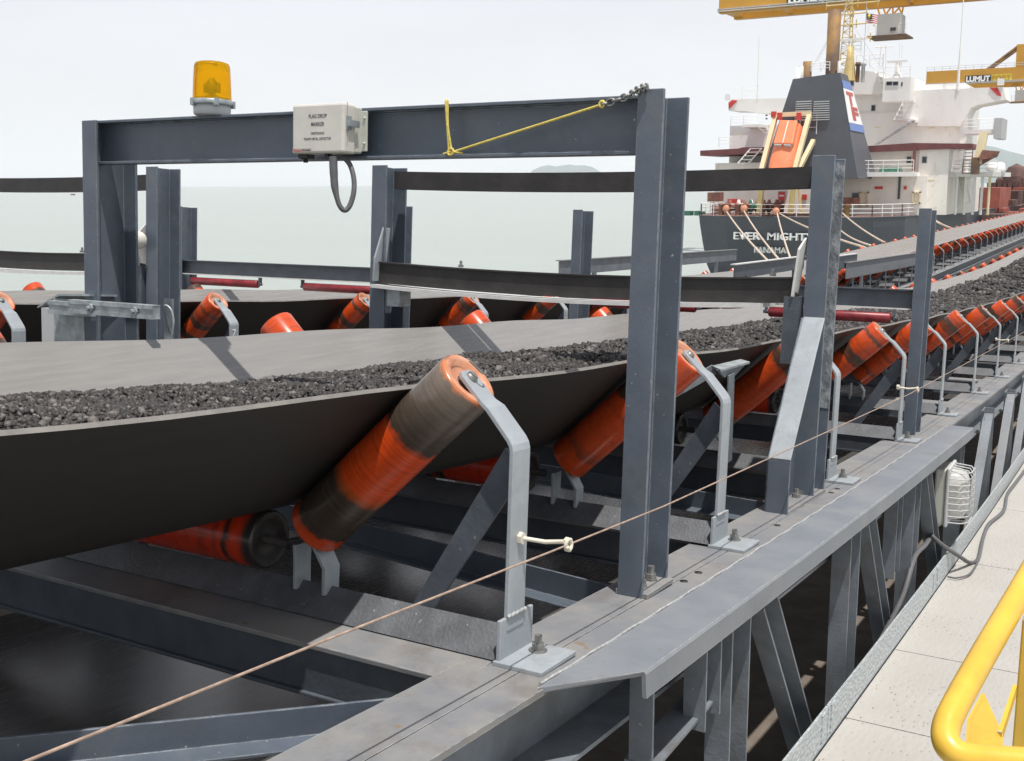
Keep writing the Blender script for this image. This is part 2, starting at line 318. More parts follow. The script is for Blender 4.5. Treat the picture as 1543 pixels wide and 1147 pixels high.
def hero_mat():
    m = bpy.data.materials.new('roller_worn_bands'); m.use_nodes = True; t = m.node_tree; b = t.nodes['Principled BSDF']
    at_ = N(t, 'ShaderNodeAttribute', attribute_name='along'); tc = N(t, 'ShaderNodeTexCoord')
    n0 = N(t, 'ShaderNodeTexNoise', Scale=11, Detail=7, Roughness=.65); t.links.new(tc.outputs['Object'], n0.inputs['Vector'])
    a3 = N(t, 'ShaderNodeMath', operation='MULTIPLY_ADD'); t.links.new(n0.outputs[0], a3.inputs[0]); a3.inputs[1].default_value = .13; a9 = N(t, 'ShaderNodeMath', operation='MULTIPLY'); t.links.new(at_.outputs['Fac'], a9.inputs[0]); a9.inputs[1].default_value = .935; t.links.new(a9.outputs[0], a3.inputs[2])
    rp = N(t, 'ShaderNodeValToRGB'); t.links.new(a3.outputs[0], rp.inputs[0]); e = rp.color_ramp.elements
    dk = (.055, .04, .03, 1); og = (.60, .065, .010, 1); gr = (.11, .085, .065, 1); rim = (.70, .22, .10, 1)
    e[0].position = 0; e[0].color = (.5, .10, .06, 1); e[1].position = .998; e[1].color = (.5, .17, .07, 1)
    for p_, c_ in ((.115, og), (.135, dk), (.345, dk), (.375, (.35, .07, .015, 1)), (.42, og), (.665, og), (.70, dk), (.87, gr), (.985, (.17, .13, .10, 1))):
        q_ = e.new(min(p_, .995)); q_.color = c_
    f1 = N(t, 'ShaderNodeTexNoise', noise_dimensions='1D', Scale=60, Detail=4); t.links.new(at_.outputs['Fac'], f1.inputs['W']); n7 = N(t, 'ShaderNodeTexNoise', Scale=30, Detail=7, Roughness=.7); t.links.new(tc.outputs['Object'], n7.inputs['Vector'])
    f4 = N(t, 'ShaderNodeMath', operation='MULTIPLY'); t.links.new(f1.outputs[0], f4.inputs[0]); t.links.new(n7.outputs[0], f4.inputs[1]); f5 = N(t, 'ShaderNodeMapRange'); t.links.new(f4.outputs[0], f5.inputs[0]); f5.inputs[1].default_value = .13; f5.inputs[2].default_value = .38; f5.inputs[3].default_value = .78; f5.inputs[4].default_value = 1.12
    vm = N(t, 'ShaderNodeVectorMath', operation='SCALE'); t.links.new(rp.outputs[0], vm.inputs[0]); t.links.new(f5.outputs[0], vm.inputs['Scale']); t.links.new(vm.outputs[0], b.inputs['Base Color']); b.inputs['Roughness'].default_value = .27
    return m
M['hero'] = hero_mat()
M['rollend'] = mat('roller_end_peach', (.62, .24, .12), .5, var=.2, sc=14, c2=(.66, .34, .22))
M['capdark'] = mat('black_cap', (.035, .030, .027), .7, var=.3, sc=30)  # black for the end caps and shaft of the centre rollers
M['rollface'] = mat('roller_end_cap', (.14, .09, .07), .6, var=.3, sc=30)
M['coal'] = mat('coal_rock', (.045, .041, .039), .5, var=.3, sc=40, c2=(.16, .145, .135), thr=(.5, .82), bump=.3, bsc=120)
M['coalfine'] = mat('coal_fines', (.04, .036, .034), .75, var=.3, sc=60, c2=(.10, .09, .085), bump=1.0, bsc=90)
M['paper'] = mat('pale_stone', (.62, .55, .48), .8, var=.1, sc=30)
# ship and far things
M['hull'] = mat('ship_hull_paint', (.078, .085, .104), .5, var=.12, sc=.25, c2=(.10, .106, .12))
M['funnel'] = mat('funnel_paint', (.105, .112, .130), .5, var=.08, sc=.4)
M['white'] = mat('ship_white_paint', (.86, .845, .81), .5, var=.05, sc=.4, stretch=(1, 1, .3), grime=((.42, .30, .22), .9, .60, .5))
M['whitewarm'] = mat('ship_cream_paint', (.86, .82, .76), .5, var=.06, sc=.4, stretch=(1, 1, .3), grime=((.42, .28, .20), .9, .58, .5))
M['maroon'] = mat('ship_deck_maroon', (.18, .065, .065), .6, var=.15, sc=.6)
M['deckred'] = mat('ship_deck_red', (.20, .11, .09), .7, var=.25, sc=.5)
M['orange'] = mat('lifeboat_orange', (.93, .27, .13), .4, var=.06, sc=1.5)
M['davit'] = mat('davit_cream', (.80, .68, .44), .5, var=.06, sc=1)
M['glassdk'] = mat('dark_window', (.04, .05, .06), .15, var=.1)
M['red'] = mat('red_paint', (.62, .06, .05), .5, var=.1, sc=1)
M['blue'] = mat('blue_stripe', (.16, .26, .55), .5, var=.05)
M['green'] = mat('green_machine', (.05, .17, .12), .6, var=.2, sc=2)
M['soot'] = mat('sooty_pipe', (.14, .09, .065), .7, var=.35, sc=.35, c2=(.34, .19, .06), thr=(.42, .62))
M['buff'] = mat('buff_mast', (.66, .50, .22), .5, var=.1, sc=1)
M['cranepaint'] = mat('crane_yellow', (.58, .30, .045), .5, var=.08, sc=.2)
M['greypaint'] = mat('grey_pale_paint', (.50, .51, .51), .5, var=.06, sc=.5)
M['emblem'] = mat('faded_red_emblem', (.55, .13, .11), .6, var=.2, sc=.8)
M['signblack'] = mat('sign_black', (.03, .03, .035), .5)
M['signyel'] = mat('sign_yellow', (.66, .60, .06), .5)
M['ltext'] = mat('white_letters', (.86, .86, .84), .5, var=.02)
M['ship_rope'] = mat('mooring_rope', (.62, .50, .40), .8, var=.2, sc=3)
M['winch'] = mat('winch_brown', (.26, .12, .09), .7, var=.3, sc=1.5)
M['hatch'] = mat('hatch_red', (.36, .11, .08), .7, var=.2, sc=.6)
M['cargo'] = mat('cargo_dark', (.10, .06, .055), .9, var=.4, sc=.4, c2=(.17, .10, .09))
M['hill'] = mat('hill_green', (.05, .09, .06), .9, var=.2, sc=.004)
M['navy'] = mat('flag_navy', (.03, .04, .16), .7)

# ================================================================== SETTING
SEA = -11.0
b = MB()
ringx = [-30000, -6000, -1500, -400, 0, 400, 1500, 6000, 30000]; ringy = [-300, 0, 60, 200, 500, 1200, 3000, 8000, 30000]
vv = [(x, y, SEA) for y in ringy for x in ringx]; n = len(ringx)
b.add(vv, [(i*n+k, i*n+k+1, (i+1)*n+k+1, (i+1)*n+k) for i in range(len(ringy)-1) for k in range(n-1)])
def sea_mat():
    m = bpy.data.materials.new('sea_water'); m.use_nodes = True; t = m.node_tree; p = t.nodes['Principled BSDF']
    tc = N(t, 'ShaderNodeTexCoord'); mp = N(t, 'ShaderNodeMapping'); mp.inputs['Scale'].default_value = (.25, .9, 1); mp.inputs['Rotation'].default_value = (0, 0, R(20)); t.links.new(tc.outputs['Object'], mp.inputs[0])
    n1 = N(t, 'ShaderNodeTexNoise', Scale=.5, Detail=9, Roughness=.68); t.links.new(mp.outputs[0], n1.inputs['Vector'])
    n2 = N(t, 'ShaderNodeTexNoise', Scale=.03, Detail=8, Roughness=.65); t.links.new(mp.outputs[0], n2.inputs['Vector'])
    rp = N(t, 'ShaderNodeValToRGB'); t.links.new(n2.outputs[0], rp.inputs[0]); rp.color_ramp.elements[0].color = (.31, .355, .325, 1); rp.color_ramp.elements[1].color = (.37, .415, .385, 1)
    t.links.new(rp.outputs[0], p.inputs['Base Color']); p.inputs['Roughness'].default_value = .28; p.inputs['IOR'].default_value = 1.33
    bp = N(t, 'ShaderNodeBump', Strength=.8, Distance=.8); t.links.new(n1.outputs[0], bp.inputs['Height']); t.links.new(bp.outputs[0], p.inputs['Normal'])
    return m
o = b.build('sea', sea_mat()); tag(o, kind='structure')

def ridge(name, pts, D, depth, label=None):   # hill outline given by pixels at distance D, with real thickness
    mb = MB(); top = [at(x, y, D) for x, y in pts]; n = len(top); vv = []
    for j, (sc_, dy) in enumerate([(0, -depth), (.55, -depth*.45), (1, 0), (.6, depth*.6), (0, depth*1.2)]):
        for i, p in enumerate(top):
            k = sc_*(1 if j == 2 else 1+.12*math.sin(i*2.3+j*1.7)); vv.append((p.x, p.y+dy, SEA-3+(p.z-SEA+3)*k))
    mb.add(vv, [(j*n+i, j*n+i+1, (j+1)*n+i+1, (j+1)*n+i) for j in range(4) for i in range(n-1)], sm=True)
    return tag(mb.build(name, M['hill']), kind='structure')
ridge('hills', [(1440, 290), (1470, 225), (1484, 219), (1500, 222), (1520, 228), (1545, 234), (1575, 236), (1610, 250), (1660, 262), (1750, 283)], 28000, 2500)
ridge('island', [(796, 284), (804, 256), (815, 251), (826, 249), (838, 251), (846, 249.5), (858, 248), (868, 249.5), (880, 249), (893, 252), (905, 270), (915, 284)], 29500, 1200)

Ys_near = [-1.6+.16*i for i in range(96)]; Ys_far = Ys_near+[13.8+.6*i for i in range(30)]+[32+3*i for i in range(34)]
Ys_lo = [-2+.8*i for i in range(32)]+[24+8*i for i in range(40)]
o = MB().sweep([(-7.4, -1.36), (-.40, -1.36), (-.40, -1.62), (-7.4, -1.62)], Ys_lo).build('floor', M['concrete']); tag(o, kind='structure')

# ------------------------------------------------------------------ walkway beside the conveyor
def walk_panels():
    mb = MB(); y = -1.0; w = MB()
    edges = [-1.2, .55, 2.02, 3.28, 4.05, 5.6, 7.1, 8.6, 10.1, 11.6, 13.1, 14.6, 16.1, 20, 24, 30, 40, 60]
    for a, c in zip(edges[:-1], edges[1:]):
        k = max(2, int((c-a)/.5)); ys = [a+.003+(c-a-.006)*i/k for i in range(k+1)]
        mb.sweep([(-.70, -.600), (1.6, -.600), (1.6, -.612), (-.70, -.612)], ys)
    mb.sweep([(-.66, -.625), (1.6, -.625), (1.6, -.70), (-.66, -.70)], Ys_lo[:24], mi=1)
    return mb
o = walk_panels().build('walkway', [M['walk'], M['steel']]); tag(o, kind='structure')
mb = MB()
for a, c in ((-1.5, 3.05), (3.056, 4.95), (4.956, 9.5), (9.506, 16), (16.006, 30)):
    k = max(2, int((c-a)/.4)); ys = [a+(c-a)*i/k for i in range(k+1)]
    mb.sweep([(-.702, -.59), (-.702, -.485), (-.709, -.485), (-.709, -.62)], ys)
    for yy in (a+.05, c-.05): mb.box(-.702, -.699, yy-.02, yy+.02, z0(yy)-.585, z0(yy)-.49)
o = mb.build('toe_board', M['toe']); tag(o, 'galvanised chequer plate toe board running along the inner edge of the walkway', 'toe board')

# ================================================================== TRUSSES UNDER THE CONVEYORS
def truss(cx, hero):
    t = thing('conveyor_truss', 'grey steel truss carrying the nearer conveyor, with a wide folded cover plate' if hero else 'grey steel truss carrying the farther conveyor by the sea', 'truss', (cx, 0, z0(0)))
    for s in (1, -1):
        X = lambda d: cx+s*d
        mb = MB()                                              # top chord: two angles back to back, flanges and web
        for a, c in ((.805, .918), (.921, .995)):
            mb.sweep([(X(a), 0), (X(c), 0), (X(c), -.012), (X(a), -.012)], Ys_far, mi=0)
        mb.sweep([(X(.910), -.012), (X(.922), -.012), (X(.922), -.16), (X(.910), -.16)], Ys_far, mi=1)
        mb.sweep([(X(.88), -.16), (X(1.01), -.16), (X(1.01), -.17), (X(.88), -.17)], Ys_far, mi=1)
        mb.build('top_chord', [M['dusty'], M['steel']], t)
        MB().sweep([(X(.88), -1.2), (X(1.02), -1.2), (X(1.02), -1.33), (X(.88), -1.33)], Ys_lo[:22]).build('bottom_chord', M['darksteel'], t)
        x = cx+s*1.03; wb = Vector((0, 1, 0)); op = Vector((s, 0, 0))
        vs_ = ([2.40, 3.58, 4.72] if hero and s > 0 else [2.4, 3.6, 4.8])+[6.0+1.25*k for k in range(8)]
        vs_ = ([] if hero and s > 0 else [1.15])+vs_; tp = .012 if hero and s > 0 else .17
        for k, y in enumerate(vs_):
            MB().chan((x, y, z0(y)-tp), (x, y, z0(y)-1.2), .14, .06, .008, wb, op).build('vertical', M['steel'], t)
            if k < len(vs_)-1:
                y2 = vs_[k+1]; a, c = (y+.18, y2-.04) if (k < 3) else (y2-.12, y+.1)
                MB().chan((x+s*.02, a, z0(a)-tp-.035), (x+s*.02, c, z0(c)-1.2), .10, .05, .007, (0, 1, .35), op).build('diagonal', M['plate'] if k > 3 else M['steel'], t)
    cross = [.3, 1.60, 2.92, 4.2, 5.72, 7.3, 9, 10.7, 12.4]
    for y in cross:
        z = z0(y)
        mb = MB(); c = math.cos(TH)
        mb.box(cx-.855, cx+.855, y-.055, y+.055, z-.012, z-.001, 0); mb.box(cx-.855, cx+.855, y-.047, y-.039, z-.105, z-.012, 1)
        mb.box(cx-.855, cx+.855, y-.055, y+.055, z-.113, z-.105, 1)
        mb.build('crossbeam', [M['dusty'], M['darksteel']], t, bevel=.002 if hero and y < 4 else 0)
    if hero:
        mb = MB()                                              # wide cover plate with a folded lip, ends cut square and slanting
        ys = [1.77]+[1.98+.2*i for i in range(22)]
        def row(Y, xi, xo): return [(xi, Y, z0(Y)+.004), (xo, Y+.0, z0(Y)+.004), (xo+.004, Y, z0(Y)-.001), (xo+.006, Y, z0(Y)-.048), (xo-.002, Y, z0(Y)-.048), (xo-.005, Y, z0(Y)-.006), (xi, Y, z0(Y)-.006)]
        rows = []
        for i, Y in enumerate(ys): rows += row(Y, -.862, -.742)
        start = [(x, y-(.19 if x < -.85 else 0), z+(.019 if x < -.85 else 0)) for x, y, z in rows[:7]]
        rows = start+rows[7:]
        n = 7; fs = [(i*n+k, i*n+(k+1) % n, (i+1)*n+(k+1) % n, (i+1)*n+k) for i in range(len(ys)-1) for k in range(n)]
        fs += [tuple(range(7)), tuple(range((len(ys)-1)*7, len(ys)*7))]
        mb.add(rows, fs); mb.build('cover_plate', M['plate'], t)
        wl = MB(); pr = [Vector((-.866+.0015*math.sin(Y*90), Y, z0(Y)+.004)) for Y in [1.6+.05*i for i in range(92)]]
        wl.tube(pr, .0035, 5); wl.build('weld_seam', M['weld'], t)
        h1 = MB()                                              # bolt holes and hanger brackets
        for y in (2.42, 2.52, 3.86, 3.95, 3.2): h1 = MB(); h1.lathe((-.915, y, z0(y)+.0005), (0, 0, 1), [(0, 0), (0, .010), (.001, .010), (.001, 0)], 12); h1.build('bolt_hole', M['blackrub'], t)
        for (ya, yb) in ((1.90, 2.18),):
            hb = MB(); z = z0(ya)
            hb.bar((-.80, ya, z-.03), (-.80, ya, z-.24), .05, .008, (1, 0, 0)); hb.build('hanger', M['steel'], t); hb = MB(); hb.bar((-.80, ya-.004, z-.2445), (-.80, yb+.05, z-.2445), .07, .007, (1, 0, 0))
            hb.build('hanger', M['steel'], t); hb = MB(); hb.chan((-.80, yb, z0(yb)-.012), (-.80, yb, z-.27), .10, .05, .007, (0, 1, 0), (1, 0, 0)); hb.build('hanger', M['steel'], t)
        hb = MB(); hb.chan((-.83, 4.45, z0(4.45)-.08), (-.83, 4.45, z0(4.45)-.42), .11, .05, .007, (0, 1, 0), (1, 0, 0)); hb.build('hanger', M['steel'], t)
        # horizontal brace channels between the chords
        def angle(a, b_, hgt, fl, toward, m):
            a = Vector(a); b_ = Vector(b_); tw = Vector(toward).normalized(); q = MB(); T_ = .006; Hh = Vector((0, 0, -hgt))
            P = [a, a+tw*T_, a+tw*T_+Hh+Vector((0, 0, T_)), a+tw*fl+Hh+Vector((0, 0, T_)), a+tw*fl+Hh, a+Hh]; off = b_-a; vv = P+[p+off for p in P]
            q.add(vv, [(i, i+6, (i+1) % 6+6, (i+1) % 6) for i in range(6)]+[(0, 1, 2, 5), (2, 3, 4, 5), (6, 7, 8, 11), (8, 9, 10, 11)]); q.build('brace', m, t, bevel=.0012)
        angle((-1.022, 1.439, -.852), (-1.022-.396*2.4, 1.439-.5*2.4, -.852+.051*2.4), .055, .05, (.78, -.62, 0), M['post'])
        angle((-.99, 2.33, z0(2.33)-.02), (-2.72, 2.62, z0(2.62)-.02), .07, .05, (-.15, -1, 0), M['post'])
        angle((-.99, 3.62, z0(3.62)-.02), (-2.72, 3.86, z0(3.86)-.02), .07, .05, (-.15, -1, 0), M['post'])
    return t
truss(CX, True); truss(CX2, False)

# ================================================================== IDLERS
def roller_mesh(a, d, L, r, n=28):
    a = Vector(a); d = Vector(d).normalized()
    mb = MB()
    shell = [(0, r*.62), (0, r-.006), (.0015, r-.002), (.006, r), (L*.25, r), (L*.5, r), (L*.75, r), (L-.006, r), (L-.0015, r-.002), (L, r-.006)]
    mb.lathe(a, d, shell, n, 0)
    mb.lathe(a, d, [(L, r-.006), (L, r*.72), (L-.012, r*.66), (L-.014, r*.30)], n, 1)
    mb.lathe(a, d, [(L-.014, r*.30), (L-.014, .0)], n, 2); mb.lathe(a, d, [(0, r*.62), (.01, r*.55), (.01, 0)], n, 2)
    return mb, a, d, L
def add_along(o, a, d, L):
    me = o.data; at_ = me.attributes.new('along', 'FLOAT', 'POINT')
    co = np.empty(len(me.vertices)*3); me.vertices.foreach_get('co', co); co = co.reshape(-1, 3)
    at_.data.foreach_set('value', ((co-np.array(a)) @ np.array(d))/L)
RR = .0635
WB = Vector((.392, 0, .178)); WT = Vector((.757, 0, .519)); WD = (WT-WB).normalized(); WL = (WT-WB).length; WN = Vector((-WD.z, 0, WD.x))
def make_idler(hero=False):
    t = thing('troughing_idler', '-', 'conveyor idler', (CX, 1.70, z0(1.70)), (-TH, 0, 0), 'troughing idlers along the conveyors')
    bv = .0015
    mb = MB(); k = .053; th_ = .007                            # inverted angle base
    P = [(-k, 0), (0, k), (k, 0), (k-th_*1.4, 0), (0, k-th_*1.4), (-k+th_*1.4, 0)]
    mb.prism([(-.86, y, z+.008) for y, z in P[:1]+P[1:]], (1.72, 0, 0)); mb.build('base', M['base'], t, True)
    for s in (1, -1):
        f = MB(); f.box(s*.865, s*.873, -.055, .07, .0, .085); f.box(s*.862, s*.965, -.062, .078, .001, .010)
        f.build('foot', M['bracket'], t, True, bevel=bv)
        bo = MB(); bo.lathe((s*.905, .035, .010), (0, 0, 1), [(0, 0), (0, .018), (.003, .018), (.003, 0)], 12, sm=False); bo.lathe((s*.905, .035, .013), (0, 0, 1), [(0, .013), (.012, .013), (.012, .008), (.028, .008), (.028, 0)], 6, sm=False)
        bo.build('bolt', M['bolt'], t, True)
        # outer stand: flat bar up, then kinked along the roller's end to carry the shaft
        w = .032; xo = .875; e1 = Vector((xo, 0, .41)); d2 = Vector((-.678, 0, .735))
        def rowp(p, w_, nrm): 
            nrm = Vector(nrm).normalized()*.009; return [p+Vector((0, -w_, 0)), p+Vector((0, w_, 0)), p+Vector((0, w_, 0))-nrm, p+Vector((0, -w_, 0))-nrm]
        rows = [rowp(Vector((xo, 0, .060)), w, (1, 0, 0)), rowp(Vector((xo, 0, .397)), w, (1, 0, 0)), rowp(Vector((xo-.003, 0, .409)), w, (.92, 0, .38)), rowp(Vector((xo-.010, 0, .420)), w, (.735, 0, .678)),
                rowp(e1+d2*.085, w*.96, (.735, 0, .678)), rowp(e1+d2*.105+Vector((-.004, 0, -.004)), w*.82, (.735, 0, .678)), rowp(e1+d2*.165+Vector((-.006, 0, -.006)), w*.76, (.735, 0, .678)), rowp(e1+d2*.178+Vector((-.006, 0, -.006)), w*.5, (.735, 0, .678))]
        fl = [tuple((Vector((p.x*s, p.y, p.z))) for p in r_) for r_ in rows]; vv = [p for r_ in fl for p in r_]; n = 4
        st = MB(); st.add(vv, [(i*n+k_, i*n+(k_+1) % n, (i+1)*n+(k_+1) % n, (i+1)*n+k_) for i in range(len(fl)-1) for k_ in range(n)]+[(0, 1, 2, 3), tuple(len(vv)-4+i for i in range(4))])
        st.build('stand', M['bracket'], t, True, bevel=bv)
        wl = MB(); wl.tube([(s*(xo+.001), y, .088+.002*math.sin(y*400)) for y in [-.033+.0055*i for i in range(13)]], .004, 5); wl.build('weld', M['weld'], t, True)
        br = MB(); br.prism([(s*.835, .006, .395), (s*.862, .006, .37), (s*.862, .006, .33), (s*.682, .006, .052), (s*.632, .006, .052)], (0, .008, 0)); br.build('brace', M['darksteel'], t, True)
        for x, lean in ((.352, 0), (.428, .05)):
            ib = MB(); tp = .150 if lean else .14
            ib.prism([(s*x, -.024, .045), (s*x, .024, .045), (s*x, .024, .100), (s*(x-lean*.6), .026, tp), (s*(x-lean*.6), -.026, tp), (s*x, -.024, .100)], (s*.008, 0, 0)); ib.build('inner_support', M['bracket'], t, True, bevel=.001)
        # rollers
        a = Vector((WB.x*s, 0, WB.z)); d = Vector((WD.x*s, 0, WD.z))
        rm, a, d, L = roller_mesh(a, d, WL, RR)
        ro = rm.build('roller', [M['hero'] if (hero and s > 0) else M['roller'], M['rollend'], M['rollface']], t, True); add_along(ro, a, d, L)
        sh = MB(); sh.lathe(a+d*(L-.015), d, [(0, 0), (0, .011), (.026, .011), (.026, 0)], 12); 
        q_ = a+d*(L+.014); nn = Vector((WN.x*s, 0, WN.z))
        if hero and s > 0:
            hk = [q_+nn*.022+Vector((0, -.012, 0)), q_+nn*.012+Vector((0, -.006, 0)), q_+Vector((0, -.001, 0))-nn*.004, q_-nn*.010+Vector((0, .004, 0)), q_-nn*.010+Vector((0, .012, 0)), q_-nn*.004+Vector((0, .016, 0))]
            sh.tube([p+d*.014 for p in hk], .0022, 6)
        sh.build('shaft', M['bolt'], ro, True)
    rm, a, d, L = roller_mesh((-.268, 0, .132), (1, 0, 0), .536, RR)
    ro = rm.build('roller', [M['rollerred'], M['capdark'], M['capdark']], t, True); add_along(ro, a, d, L)
    sh = MB().lathe((-.32, 0, .132), (1, 0, 0), [(0, 0), (0, .011), (.64, .011), (.64, 0)], 10); sh.build('shaft', M['capdark'], ro, True)
    return t
hero_id = make_idler(True); plain_id = make_idler(False)
def lean(Y): return -max(0, math.atan(.108-.0046*min(Y, 23.48)))
def put(o, cx, Y, label): o.location = (cx, Y, z0(Y)); o.rotation_euler = (lean(Y) if Y > 5 else -TH, 0, 0); o['label'] = label; return o
ORD = ['nearest', 'second', 'third', 'fourth', 'fifth', 'sixth', 'seventh', 'eighth', 'ninth', 'tenth', 'eleventh', 'twelfth', 'thirteenth', 'fourteenth', 'fifteenth', 'sixteenth', 'seventeenth', 'eighteenth', 'nineteenth', 'twentieth']
def ordn(i):
    return ORD[i] if i < 20 else {2: 'twenty', 3: 'thirty', 4: 'forty', 5: 'fifty'}[(i+1)//10]+(['', '-first', '-second', '-third', '-fourth', '-fifth', '-sixth', '-seventh', '-eighth', '-ninth'][(i+1) % 10] if (i+1) % 10 else '')
MAIN_Y = [1.70, 2.85, 4.12, 5.43, 6.66, 8.05, 9.38]+[9.38+1.33*k for k in range(1, 17)]
first = True
put(hero_id, CX, MAIN_Y[0], 'largest orange conveyor idler in the foreground, dark worn bands on its near roller')
for i, Y in enumerate(MAIN_Y[1:]):
    o = plain_id if i == 0 else copy_tree(plain_id)
    put(o, CX, Y, 'orange roller idler on the near coal conveyor, %s one counting away from the foreground idler' % ordn(i+1 if i else 1))
    if i: 
        for ch in o.children:
            ch.rotation_euler = (0, 0, 0)
i0 = 0
for k in range(52):
    Y = 1.70+PIT*(k+1)
    o = copy_tree(plain_id)
    nm = {1: ' numbered 7', 2: ' numbered 8', 4: ' numbered 10'}.get(k, '')
    put(o, CX2, Y, 'orange roller idler%s on the farther empty-looking conveyor, %s from the near end' % (nm, ordn(k)))
    if k in (1, 2, 4):
        s_ = {1: '7', 2: '8', 4: '10'}[k]
        if s_ == '10':
            text('1', 'number_painting', M['cream'], (.8765, -.012, .365), (0, 1, 0), (0, 0, 1), .010, .035, .0006, o, .01, True)
            text('0', 'number_painting', M['cream'], (.8765, -.017, .315), (0, 1, 0), (0, 0, 1), .020, .035, .0006, o, .01, True)
        else: text(s_, 'number_painting', M['ltext'], (.8765, -.016, .335), (0, 1, 0), (0, 0, 1), .026, .042, .0006, o, .012, True)

# ================================================================== BELTS
def belt(cx, label, Ylim):
    bt = thing('conveyor_belt', label, 'conveyor belt', (cx, 0, z0(0)))
    prof = []
    A0 = Vector((WB.x, 0, WB.z))+WN*RR; A1 = Vector((WT.x, 0, WT.z))+WN*RR
    A1 = A0.lerp(A1, .76); pts = [(A1.x, A1.z)]
    for f in (.75, .5, .25, .08): pts.append((A0.x+(A1.x-A0.x)*f, A0.z+(A1.z-A0.z)*f))
    pts += [(.30, .205), (.24, .1975), (.12, .1965)]
    outer = pts+[(-x, z) for x, z in pts[::-1]]
    th = .009
    inner = []
    for i, (x, z) in enumerate(outer):
        p = Vector(outer[max(i-1, 0)]); q = Vector(outer[min(i+1, len(outer)-1)]); d = (q-p).normalized(); nn = Vector((-d.y, d.x))
        if nn.y < 0: nn = -nn
        inner.append((x+nn.x*th, z+nn.y*th))
    inner = inner[::-1]
    ys = [y for y in Ys_far if y < Ylim]
    def sag(x, h, Y):
        ph = (Y-1.70)/1.29; e = max(0, (h-.17)/.35)
        return .004+(.004-.010*math.sin(math.pi*ph)**2+max(0, min(.035, (Y-1.7)*.009)))*e
    no, ni = len(outer), len(inner)
    mb = MB(); mb.sweep([(cx+x, h) for x, h in outer], ys, 0, closed=False, sm=True, fn=sag)
    mb.sweep([(cx+x, h) for x, h in inner], ys, 1, closed=False, sm=True, fn=sag)
    for sgn in (1, -1):
        e = [outer[0], inner[-1]] if sgn > 0 else [outer[-1], inner[0]]
        mb.sweep([(cx+x, h) for x, h in e], ys, 2, closed=False, fn=sag)
    c = mb.build('carrying_run', [M['beltunder'], M['belt'], M['beltedge']], bt)
    MB().sweep([(cx+.70, -.235), (cx-.70, -.235), (cx-.70, -.247), (cx+.70, -.247)], [y for y in ys if y < 40]).build('return_run', M['return'], bt)
    return bt
belt(CX, 'wide troughed rubber belt of the near conveyor, loaded with black coal', 60)
belt(CX2, 'wide troughed rubber belt of the farther conveyor, above the sea', 130)

